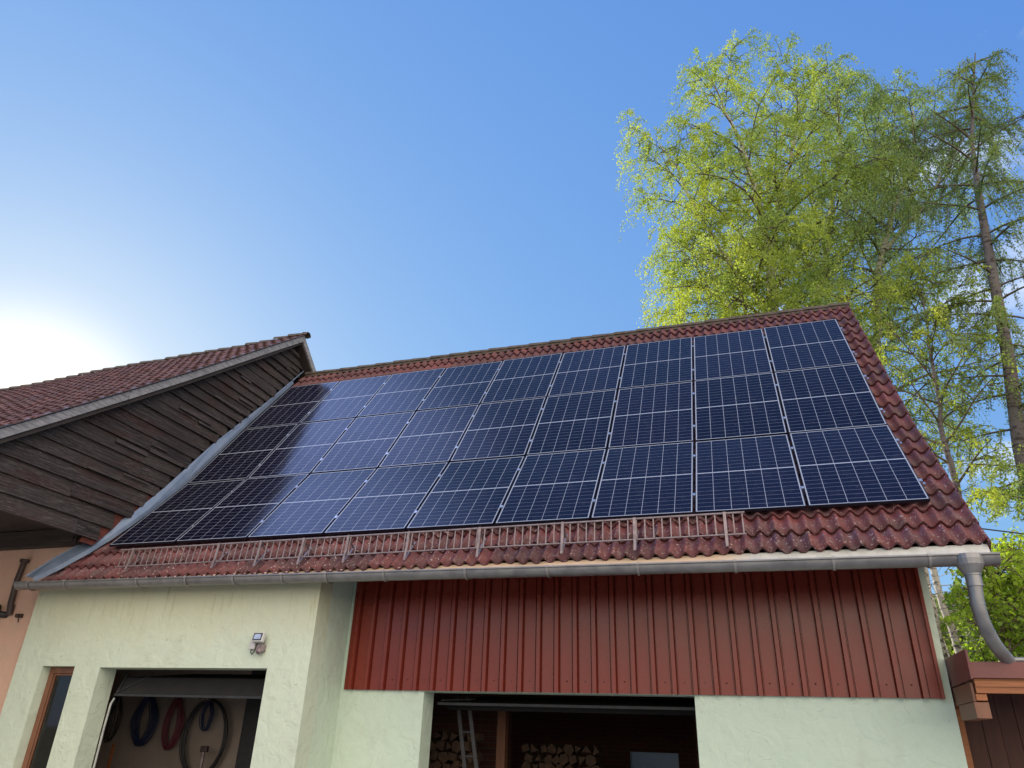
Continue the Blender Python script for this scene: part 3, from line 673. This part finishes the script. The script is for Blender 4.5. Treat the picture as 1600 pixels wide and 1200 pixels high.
# lower masonry, soffit and beams under the jettied gable
mb = MB(); mb.box(-9, -.765, 0, .35, 0, 3.93); mb.box(-.765, -.52, .0, .35, 3.30, 3.93); mb.build('wall', m_pink, BN)
mb = MB(); mb.box(-.765+.25, -.40, .0, .3, 3.62, 4.0); mb.build('corner_stone', simple('grey_mortar', (.28, .26, .24), (.42, .38, .34), 9, .9, .5), BN)
mb = MB(); mb.box(-9, -.46, -.13, -.002, 3.895, 4.14); mb.box(-9, -.38, .10, .34, 3.935, 4.14); mb.build('beam', m_beam, BN, bevel=.01)
mb = MB(); mb.box(-.70, -.46, -.20, -.131, 3.93, 4.08); mb.box(-.459, -.43, -.17, -.02, 3.90, 4.10); mb.build('beam_end', m_beam, BN, bevel=.012)
mb = MB(); mb.box(-9, -.38, -3.9, -.13, 4.15, 4.19)
mb.build('soffit', m_dark, BN)
mb = MB(); mb.box(-9, -1.65, .35, 7, 0, 4.6); mb.box(-.9, -.4, 3.0, 8, 0, 4.6); mb.build('rear_wall', m_pink, BN)

# pipes on the barn wall
DP = thing('drain_pipe', (-1.42, -.05, 3.3), 'short brown drain pipe with collar on the salmon wall', 'pipe')
mb = MB(); mb.tube([(-1.405, -.06, 3.70), (-1.425, -.06, 3.42), (-1.40, -.06, 3.12), (-1.39, -.055, 3.06)], .040, 12); mb.tube([(-1.39, -.055, 3.10), (-1.375, -.045, 2.96)], [.047, .04], 12); mb.build('pipe', m_drain, DP, recalc=False)
mb = MB(); mb.tube([(-1.403, -.06, 3.69), (-1.402, -.06, 3.735)], .062, 14); mb.build('collar', m_drain, DP, recalc=False)
VP = thing('pipe_elbow', (-1.6, -.05, 2.98), 'black pipe elbow with flared end poking from the salmon wall', 'pipe')
mb = MB(); mb.tube([(-1.47, 0, 2.97), (-1.50, -.06, 2.965), (-1.56, -.08, 2.985), (-1.60, -.08, 3.03)], .045, 12); mb.build('elbow', m_black, VP, recalc=False)
mb = MB(); mb.tube([(-1.59, -.08, 3.02), (-1.62, -.085, 3.07)], [.05, .062], 12); mb.tube([(-1.6, -.08, 3.045), (-1.76, -.09, 3.03)], .04, 12); mb.build('socket', m_black, VP, recalc=False)
BX = thing('wall_bracket', (-1.2, -.02, 2.95), 'small rusty metal bracket on the salmon wall beside the pipes', 'bracket')
mb = MB(); mb.box(-1.25, -1.16, -.04, 0, 2.925, 2.975); mb.tube([(-1.205, -.03, 2.95), (-1.205, -.075, 2.945)], .028, 10); mb.bar((-1.20, -.03, 2.92), (-1.198, -.02, 2.86), .012, .01); mb.build('plate', m_drain, BX)

# ---------------------------------------------------------------- carport on the right
CP = thing('carport', (12, 1, 0), 'timber carport with brown red metal fascia beside the green wall', 'carport')
mb = MB(); mb.prism([(-.25, 2.455), (.62, 2.46), (.62, 2.20), (-.24, 2.215)], 'x', 10.312, 10.33); mb.build('verge_trim', m_trim, CP)
mb = MB(); mb.prism([(10.33, 2.355), (14.5, 2.34), (14.5, 2.20), (10.33, 2.225)], 'y', -.215, -.20); mb.box(10.331, 14.5, -.2, -.12, 2.335, 2.345)
mb.build('fascia', m_trim, CP)
mb = MB(); mb.box(10.331, 14.5, -.199, 4.5, 2.30, 2.33); mb.build('roof', m_trim, CP)
mb = MB(); mb.box(10.345, 14.5, -.175, -.125, 2.105, 2.222); mb.box(10.345, 14.5, -.185, -.176, 2.155, 2.20); mb.build('eave_beam', m_orange, CP)
mb = MB(); mb.box(10.335, 10.42, -.16, 3, 2.045, 2.10); mb.build('rafter', m_orange, CP, bevel=.004)
mb = MB(); mb.box(10.315, 10.335, -.14, 3, 2.04, 2.19); mb.build('side_board', m_brown, CP)
mb = MB(); mb.box(10.31, 10.425, -.145, .45, 1.905, 2.035); mb.build('purlin', m_brown, CP, bevel=.004)
mb = MB()
for k in range(26):
    xk = 10.33+k*.155; yk = 1.2+random.uniform(-.004, .004); mb.box(xk, xk+.150, yk, yk+.02, 0, 2.29, random.random())
mb.box(10.33, 14.5, 1.222, 1.25, 0, 2.29)
mb.build('board_wall', simple('brown_boards', (.065, .024, .018), (.10, .036, .025), 6, .7, .3, 0, (3, 3, .4)), CP)
mb = MB(); mb.box(10.32, 10.42, .9, 1.0, 0, 2.03); mb.build('post', m_orange, CP)

# overhead cable at the right
mb = MB(); pa, pb = Vector((10.6, 6.0, 5.55)), Vector((26, 9.0, 6.4))
mb.tube([pa.lerp(pb, k/16)-Vector((0, 0, 1.1*(1-(2*k/16-1)**2))) for k in range(17)], .012, 6)
tag(mb.build('overhead_cable', m_black), 'thin dark overhead cable running right from behind the roof verge', 'cable')

# ---------------------------------------------------------------- things in the doorways
def coil(name, label, x, z, rx, rz, strands, mat, y=1.93, r=.009, spread=.05, tail=True, seed=1, grp='coils hanging on the workshop wall'):
    o = thing(name, (x, y, z), label, 'cable coil' if name != 'garden_hose' else 'hose', grp)
    rng = random.Random(seed); mb = MB()
    for k in range(strands):
        rr_ = rng.random()
        ax = rx*(1-rng.uniform(0, spread/ max(rx, .01))); az = rz*(1-rng.uniform(0, .35*spread/max(rz, .01))); cx = rng.uniform(-.35, .35)*spread; yy = y-rng.uniform(0, .07)
        pts = []
        for j in range(29):
            t = 2*math.pi*j/28; pinch = 1-.62*max(0, math.sin(t))**1.5 if name != 'garden_hose' else 1+.02*math.sin(3*t+k)
            pts.append((x+cx+ax*math.cos(t)*pinch, yy-.01*math.sin(2*t+k), z-rz+az+az*math.sin(t)*1.0+ (rz-az)*1.6))
        mb.tube(pts, r, 6, False)
    mb.build('loops', mat, o, recalc=False)
    mb = MB(); mb.tube([(x, 2.0, z+rz-.01), (x, y-.08, z+rz-.015), (x, y-.09, z+rz+.02)], .008, 6); mb.build('hook', m_galv, o)
    return o
coil('cable_coil', 'thin black cable loops at the left of the open left doorway', -.98, 1.72, .15, .34, 6, m_black, r=.006, spread=.10, seed=2)
coil('cable_coil', 'thick dark blue cable coil on the workshop wall, biggest bundle', -.40, 1.72, .225, .36, 22, m_blue, seed=3, spread=.10)
coil('cable_coil', 'dark red cable coil next to the thick blue one', 0.14, 1.68, .18, .36, 14, m_red, seed=4, spread=.09, r=.008)
coil('garden_hose', 'wide black hose hoop hanging right of the red coil', 0.76, 1.50, .37, .50, 4, m_black, seed=5, spread=.04, r=.02)
coil('cable_coil', 'small blue cable coil hanging inside the wide black hoop', 0.74, 1.80, .11, .22, 9, m_blue, y=1.90, seed=6, spread=.05, r=.007)
mb = MB(); mb.bar((-1.10, 1.70, .1), (-1.02, 1.72, 2.35), .10, .05, (0, 1, 0)); tag(mb.build('wooden_post', m_brown), 'upright reddish brown timber leaning at the left edge of the left doorway', 'timber post')
o = thing('wooden_stake', (-.72, 1.75, 0), 'short pale wooden stake standing under the thin black cable', 'wooden stake'); mb = MB(); mb.prism([(-.755, .05), (-.69, .05), (-.705, 1.36), (-.74, 1.38)], 'y', 1.74, 1.77); mb.build('stake', m_orange, o)
o = thing('garden_tool', (.93, 1.7, 0), 'long handled tool standing below the black hoop', 'tool'); mb = MB(); mb.tube([(.93, 1.75, .05), (.91, 1.75, 1.33)], .022, 8); mb.build('handle', m_galv, o); mb = MB(); mb.box(.86, .97, 1.72, 1.78, 1.32, 1.40); mb.build('head', m_drain, o, bevel=.01)
o = thing('folded_parasol', (-.25, .55, 0), 'folded grey parasol standing behind the narrow window', 'parasol')
mb = MB(); mb.tube([(-.22, .5, .1), (-.20, .5, 1.62)], .02, 8); mb.build('pole', m_alu, o)
mb = MB(); mb.tube([(-.205, .5, 1.52), (-.20, .5, 1.58), (-.198, .5, 1.95), (-.195, .5, 2.12)], [.075, .085, .04, .01], 10); mb.build('canopy', m_dark, o, recalc=False)
# ladder
LD = thing('ladder', (4.95, 1.3, 0), 'aluminium ladder leaning inside the right doorway before the firewood', 'ladder')
for dx in (0, .16):
    mb = MB(); mb.bar((5.36+dx, 1.15, .1), (4.86+dx*.9, 1.35, 2.3), .045, .025, (0, 1, 0)); mb.build('stile', m_oldalu, LD)
for k in range(8):
    mb = MB(); t = .12+k*.12; p = Vector((5.36, 1.15, .1)).lerp(Vector((4.86, 1.35, 2.3)), t); mb.tube([p, p+Vector((.15, 0, 0))], .014, 6); mb.build('rung', m_oldalu, LD)
# firewood
rng = random.Random(11)
protos = []
def log_mesh(seed):
    r_ = random.Random(seed); mb = MB(); n = r_.choice([3, 4, 5, 6]); rad = r_.uniform(.055, .085)
    a = [2*math.pi*k/n+r_.uniform(-.25, .25) for k in range(n)]
    mb.prism([(rad*r_.uniform(.8, 1.1)*math.cos(t), rad*r_.uniform(.8, 1.1)*math.sin(t)) for t in a], 'y', 0, .33)
    return mb
for k in range(8):
    o = log_mesh(k).build('firewood_log', m_log); protos.append(o); 
def stack(x0, x1, z1, y, label, grp):
    z = 0.10; row = 0
    while z < z1:
        x = x0 + (.06 if row % 2 else 0)
        while x < x1:
            if z > .85:
                if protos: o = protos.pop()
                else: o = base_logs[rng.randrange(8)].copy(); C.collection.objects.link(o)
                o.location = (x+rng.uniform(-.01, .01), y+rng.uniform(-.05, .03), z+rng.uniform(-.01, .01)); o.rotation_euler = (0, rng.uniform(0, 6.28), rng.uniform(-.05, .05))
                tag(o, label, 'firewood log', grp)
            x += .125
        z += .118; row += 1
base_logs = list(protos)
stack(4.28, 4.86, 1.72, 2.05, 'split firewood log in the stack left of the ladder', 'logs left of the ladder')
stack(5.26, 6.3, 1.62, 3.2, 'split firewood log in the stack right of the brown post', 'logs right of the brown post')

# ---------------------------------------------------------------- trees
def leaf_mesh(name, P, size, mat, parent, asp=.75, droop=0.0, seed=1, narrow=False):
    rs = np.random.RandomState(seed); n = len(P); s = size*(.65+.7*rs.rand(n))[:, None]
    a = rs.normal(size=(n, 3)); a[:, 2] -= droop; a /= np.linalg.norm(a, axis=1)[:, None]
    b = rs.normal(size=(n, 3)); b -= (a*b).sum(1)[:, None]*a; b /= np.linalg.norm(b, axis=1)[:, None]
    off = np.array(wl(parent)); P = P-off
    V = np.stack([P, P+a*s*.5+b*s*asp*.5, P+a*s, P+a*s*.5-b*s*asp*.5], 1).reshape(-1, 3)
    me = bpy.data.meshes.new(name); me.vertices.add(4*n); me.vertices.foreach_set('co', V.astype(np.float32).ravel())
    me.loops.add(4*n); me.loops.foreach_set('vertex_index', np.arange(4*n, dtype=np.int32))
    me.polygons.add(n); me.polygons.foreach_set('loop_start', np.arange(0, 4*n, 4, dtype=np.int32)); me.polygons.foreach_set('loop_total', np.full(n, 4, dtype=np.int32))
    me.update(calc_edges=True)
    at = me.attributes.new('rnd', 'FLOAT', 'FACE'); at.data.foreach_set('value', rs.rand(n).astype(np.float32))
    me.materials.append(mat); o = bpy.data.objects.new(name, me); C.collection.objects.link(o); o.parent = parent; return o

def resample(pts, rads, step=.5):
    out, ro = [], []
    for i in range(len(pts)-1):
        p, q = Vector(pts[i]), Vector(pts[i+1]); n = max(1, int((q-p).length/step))
        for k in range(n): out.append(p.lerp(q, k/n)); ro.append(rads[i]+(rads[i+1]-rads[i])*k/n)
    out.append(Vector(pts[-1])); ro.append(rads[-1]); return out, ro

def broadleaf(name, label, cat, stems, rads, prim, seed, lmat, leaves, size, reach, twiglen=1.2, hang=1.0, group=None, z_lo=6, tmat=None, upf=.9, cut=None):
    rng = random.Random(seed); root = thing(name, (stems[0][0][0], stems[0][0][1], 0), label, cat, group)
    tr, br = MB(), MB(); tw = []     # twig: (p, d, L)
    for si, (st, ra) in enumerate(zip(stems, rads)):
        P, Q = resample(st, ra, .5)
        P = [p+Vector((rng.uniform(-.05, .05), rng.uniform(-.05, .05), 0)) for p in P]
        tr.tube(P, Q, 9, True)
        ztop = P[-1].z; zb = max(z_lo, P[0].z)
        for k in range(prim[si]):
            t = (k+rng.random())/prim[si]; z = zb+(ztop-zb)*(t**.85)
            i = min(range(len(P)), key=lambda j: abs(P[j].z-z)); p = P[i].copy()
            az = k*2.4+rng.uniform(-.5, .5)+si; 
            L = reach*(1-.60*t)*rng.uniform(.55, 1.12); el = upf*(0.55+.6*t)
            d = Vector((math.cos(az)*math.cos(el), math.sin(az)*math.cos(el), math.sin(el)))
            n = max(4, int(L/.35)); pts = [p]; r0 = min(Q[i]*.42, .016+.013*L)
            for j in range(n):
                d = (d+Vector((rng.uniform(-.16, .16), rng.uniform(-.16, .16), rng.uniform(-.12, .12)-.055*j/n*4*hang*.6))).normalized()
                pts.append(pts[-1]+d*(L/n))
            br.tube(pts, [r0*(1-.85*j/n)+.004 for j in range(n+1)], 5, False)
            for j in range(1, n+1):
                for _ in range(2 if j > n*.4 else 1):
                    if rng.random() < .15: continue
                    a2 = rng.uniform(0, 6.28); dd = (d*.55+Vector((math.cos(a2), math.sin(a2), rng.uniform(.0, .6)))).normalized()
                    L2 = L*.33*(1-.4*j/n)*rng.uniform(.5, 1.2)+.3; m_ = max(3, int(L2/.3)); q = [pts[j]]
                    for e in range(m_):
                        dd = (dd+Vector((rng.uniform(-.2, .2), rng.uniform(-.2, .2), rng.uniform(-.15, .1)-.10*hang))).normalized(); q.append(q[-1]+dd*(L2/m_))
                        for _2 in range(2): tw.append((q[-1], (dd+Vector((rng.uniform(-.7, .7), rng.uniform(-.7, .7), rng.uniform(-.3, .3)))).normalized(), twiglen*rng.uniform(.35, 1.15)))
                    br.tube(q, [.014*(1-.7*e/m_) for e in range(m_+1)], 4, False)
    rs = np.random.RandomState(seed)
    T0 = np.array([t[0] for t in tw]); TD = np.array([t[1] for t in tw]); TL = np.array([t[2] for t in tw])
    keep = rs.rand(len(tw)) < .9; T0, TD, TL = T0[keep], TD[keep], TL[keep]
    def at(idx, t): 
        L_ = TL[idx][:, None]; return T0[idx]+TD[idx]*L_*(t-.35*t*t)+np.array([0, 0, -1.0])*L_*(.75*hang*t*t)
    sel = rs.choice(len(T0), min(len(T0), 1600), replace=False)
    for i in sel:
        pp = [at(np.array([i]), np.array([[t]]))[0] for t in (0, .5, 1)]; br.tube(pp, [.006, .005, .003], 3, False)
    # dense and sparse twigs give clumps and gaps
    wgt = (.25+rs.rand(len(T0))**1.5)*TL; idx = rs.choice(len(T0), leaves, p=wgt/wgt.sum()); t = rs.rand(leaves, 1)**.8
    LP = at(idx, t)+rs.normal(size=(leaves, 3))*.045
    if cut is not None: LP = LP[cut(LP)]
    tr.build('trunk', tmat or m_birch, root, recalc=False); br.build('branches', m_twig, root, recalc=False)
    leaf_mesh('crown', LP, size, lmat, root, droop=.35, seed=seed); return root

def conifer(name, label, cat, stem, rads, zlist, prof, seed, leaves, size, lmat, group=None, droop=1.0, bare=0.0, hangl=.8, azr=None):
    rng = random.Random(seed); root = thing(name, (stem[0][0], stem[0][1], 0), label, cat, group); tr, br = MB(), MB()
    P, Q = resample(stem, rads, .4); tr.tube(P, Q, 10, True); tw = []; z = zlist[0]; k = 0
    while z < P[-1].z-.1:
        i = min(range(len(P)), key=lambda j: abs(P[j].z-z)); p = P[i].copy(); t = (z-zlist[0])/(P[-1].z-zlist[0])
        L = prof(z)*rng.uniform(.6, 1.15); az = k*2.3+rng.uniform(-.5, .5); 
        if azr: az = azr(z, az, rng)
        dens = rng.random(); d = Vector((math.cos(az), math.sin(az), .25+.5*t)).normalized(); n = max(4, int(L/.25)); pts = [p]
        for j in range(n):
            d = (d+Vector((rng.uniform(-.06, .06), rng.uniform(-.06, .06), -.11*droop*(1-1.3*j/n)))).normalized(); pts.append(pts[-1]+d*(L/n))
        br.tube(pts, [.028*(1-.8*j/n)+.004 for j in range(n+1)], 5, False)
        if dens > bare or t > .75:
            for j in range(1, n+1):
                for _ in range(3):
                    sd_ = Vector((-d.y, d.x, 0))*rng.choice([-1, 1]); dd = (d*.6+sd_*rng.uniform(.2, 1)+Vector((0, 0, rng.uniform(-.5, .1)))).normalized()
                    tw.append((pts[j], dd, hangl*rng.uniform(.3, 1.1)*(1-.4*j/n), .3+dens))
        z += rng.uniform(.12, .30); k += 1
    rs = np.random.RandomState(seed); T0 = np.array([q[0] for q in tw]); TD = np.array([q[1] for q in tw]); TL = np.array([q[2] for q in tw]); W = np.array([q[3] for q in tw])*TL
    def at(idx, t): L_ = TL[idx][:, None]; return T0[idx]+TD[idx]*L_*(t-.4*t*t)+np.array([0, 0, -1.0])*L_*(.7*droop*t*t)
    for i in rs.choice(len(T0), min(len(T0), 900), replace=False):
        br.tube([at(np.array([i]), np.array([[q]]))[0] for q in (0, .5, 1)], [.006, .005, .003], 3, False)
    idx = rs.choice(len(T0), leaves, p=W/W.sum()); t = rs.rand(leaves, 1); LP = at(idx, t)+rs.normal(size=(leaves, 3))*.03
    tr.build('trunk', m_larchb, root, recalc=False); br.build('branches', m_twig, root, recalc=False)
    leaf_mesh('crown', LP, size, lmat, root, asp=.35, droop=.3, seed=seed); return root

broadleaf('birch_tree', 'tall birch with pale trunk and sunlit yellow green crown, leftmost above the ridge', 'birch',
    [[(10.4, 13, 0), (10.25, 13, 9), (10.17, 13, 14.2), (10.31, 13, 16.2), (10.27, 13, 18.0), (10.04, 13, 20.7), (9.52, 13, 23.0), (9.2, 13, 24.7)],
     [(10.31, 13, 16.2), (10.7, 13.1, 17.6), (11.1, 13.2, 19), (11.75, 13.4, 21.3), (12.5, 13.5, 24.2)],
     [(10.22, 13, 13.4), (9.2, 12.8, 15.6), (8.2, 12.6, 18.0), (7.6, 12.5, 20.2), (7.1, 12.5, 21.6)],
     [(10.2, 13, 11.0), (9.4, 12.7, 12.8), (8.8, 12.5, 14.2), (8.4, 12.4, 15.6), (8.1, 12.4, 16.8)]],
    [[.26, .22, .17, .14, .11, .08, .05, .02], [.11, .09, .07, .05, .015], [.10, .08, .06, .04, .015], [.08, .065, .05, .035, .015]], [36, 20, 22, 26], 21, l_birch, 205000, .059, 4.2, z_lo=9.5)
broadleaf('birch_tree', 'broad birch with dark forked trunk in the middle of the tree group', 'birch',
    [[(11.9, 15, 0), (11.7, 15, 9), (11.68, 15, 15.2), (12.0, 15, 16.2), (12.78, 15, 19.1), (13.5, 15, 21.9), (13.9, 15, 25.0)],
     [(11.9, 15, 16.0), (13.2, 15.2, 17.6), (14.4, 15.4, 20.3), (15.2, 15.5, 23.8)]],
    [[.26, .22, .16, .13, .10, .06, .02], [.10, .08, .05, .015]], [36, 22], 33, l_birch_shade, 90000, .059, 3.9, z_lo=10)
broadleaf('birch_tree', 'shaded birch leaning right behind the larch, with drooping grey green twigs', 'birch',
    [[(13.0, 14, 0), (12.9, 14, 7), (12.83, 14, 11.6), (13.6, 14, 15.6), (14.4, 14, 17.8), (15.5, 14, 20.0), (15.9, 14, 22.4)],
     [(13.9, 14, 16.4), (15.2, 14.1, 17.8), (16.5, 14.2, 19.6), (17.3, 14.3, 21.0)]],
    [[.20, .17, .14, .11, .08, .05, .015], [.08, .06, .04, .015]], [30, 20], 45, l_birch_shade, 66000, .058, 3.4, z_lo=8, twiglen=1.5, hang=1.2)
conifer('larch_tree', 'tall larch with bare reddish grey trunk and sparse drooping boughs at the right edge', 'larch',
    [(14.3, 10, 0), (14.5, 10, 5.5), (14.66, 10, 7.9), (14.96, 10, 10.1), (15.15, 10, 12.1), (15.43, 10, 14.9), (15.69, 10, 16.9), (16.5, 10, 20.1)],
    [.20, .17, .155, .14, .12, .09, .055, .015], [8.2], lambda z: 1.9 if z < 13 else (2.3 if z < 16.2 else max(.55, (20.9-z)*.42)), 52, 38000, .072, l_conif, bare=.35, hangl=1.1, droop=1.5)
broadleaf('young_birch', 'slender young birch with thin bare trunk between the roof verge and the larch', 'birch',
    [[(13.0, 10, 0), (13.05, 10, 5), (13.2, 10, 7.1), (13.25, 10, 8.6), (13.37, 10, 10.2), (13.55, 10, 12.4)]],
    [[.10, .085, .072, .058, .04, .010]], [24], 61, l_birch, 12000, .062, 2.3, z_lo=6.2, twiglen=.7, hang=.7, tmat=m_larchb)
conifer('spruce_tree', 'spruce with drooping green boughs reaching in below the larch trunk', 'spruce',
    [(15.0, 8, 0), (15.0, 8, 4), (15.0, 8, 7.3)], [.16, .13, .02], [2.2], lambda z: 2.0 if z > 4 else 2.2, 71, 42000, .075, l_birch, hangl=1.3, droop=.9)
# leafy growth low on the right
for k, (sx, sy, hh, rr_, nl, lab) in enumerate([
        (12.0, 5.2, 4.0, .9, 5200, 'bright leafy beech sapling behind the green wall corner'),
        (12.9, 6.4, 4.4, 1.1, 6000, 'leafy beech behind the funnel of the downpipe'),
        (14.2, 5.6, 4.0, 1.2, 6500, 'leafy beech above the carport fascia at the right edge'),
        (13.3, 9.5, 4.8, 1.5, 8000, 'darker beech in the gap between the leafy saplings')]):
    broadleaf('beech_tree', lab, 'beech', [[(sx, sy, 0), (sx+.1, sy, hh*.5), (sx+.2, sy, hh)]], [[.06, .04, .01]], [26], 80+k, l_shrub, nl, .072, rr_, z_lo=1.4, twiglen=.6, hang=.5, group='leafy beeches behind the carport', tmat=m_larchb)
for k, (tx, ty, r_) in enumerate([(11.85, 7.4, .06), (12.25, 8.2, .085), (12.75, 7.6, .07), (13.1, 8.8, .07)]):
    mb = MB(); P, Q = resample([(tx, ty, 0), (tx-.1, ty, 2.5), (tx-.28, ty, 5.0)], [r_, r_*.9, r_*.7], .4)
    mb.tube([p+Vector((random.uniform(-.03, .03), 0, 0)) for p in P], Q, 8)
    o = thing('bare_tree', (tx, ty, 0), ['thin pale bare trunk nearest the wall corner', 'pale bare trunk left of the downpipe, the thickest', 'bare trunk close behind the downpipe', 'bare trunk hidden among leaves right of the downpipe'][k], 'tree', 'bare trunks behind the carport')
    b2 = mb; rng = random.Random(k)
    for j in range(18):
        z = rng.uniform(1.5, 4.9); a = rng.uniform(0, 6.28); L = rng.uniform(.4, 1.0); p = Vector((tx-.1*(z/2.5), ty, z)); b2.tube([p, p+Vector((math.cos(a), math.sin(a), .1))*L*.5, p+Vector((math.cos(a)*1.1, math.sin(a), -.2))*L], [.012, .008, .004], 4, False)
    mb.build('trunk', m_birch, o, recalc=False)
# far wood behind, one mass
rs = np.random.RandomState(9); n = 60000
LP = np.stack([rs.uniform(11, 40, n), rs.uniform(24, 34, n), 8*rs.rand(n)**.8], 1); LP[:, 2] *= .75+.25*np.sin(LP[:, 0]*.9)+.1*np.sin(LP[:, 0]*2.3)
wd = leaf_mesh('far_wood', LP, .42, l_conif, None, seed=4); tag(wd, 'dark far wood seen low behind the leafy beeches', 'wood', kind='stuff')
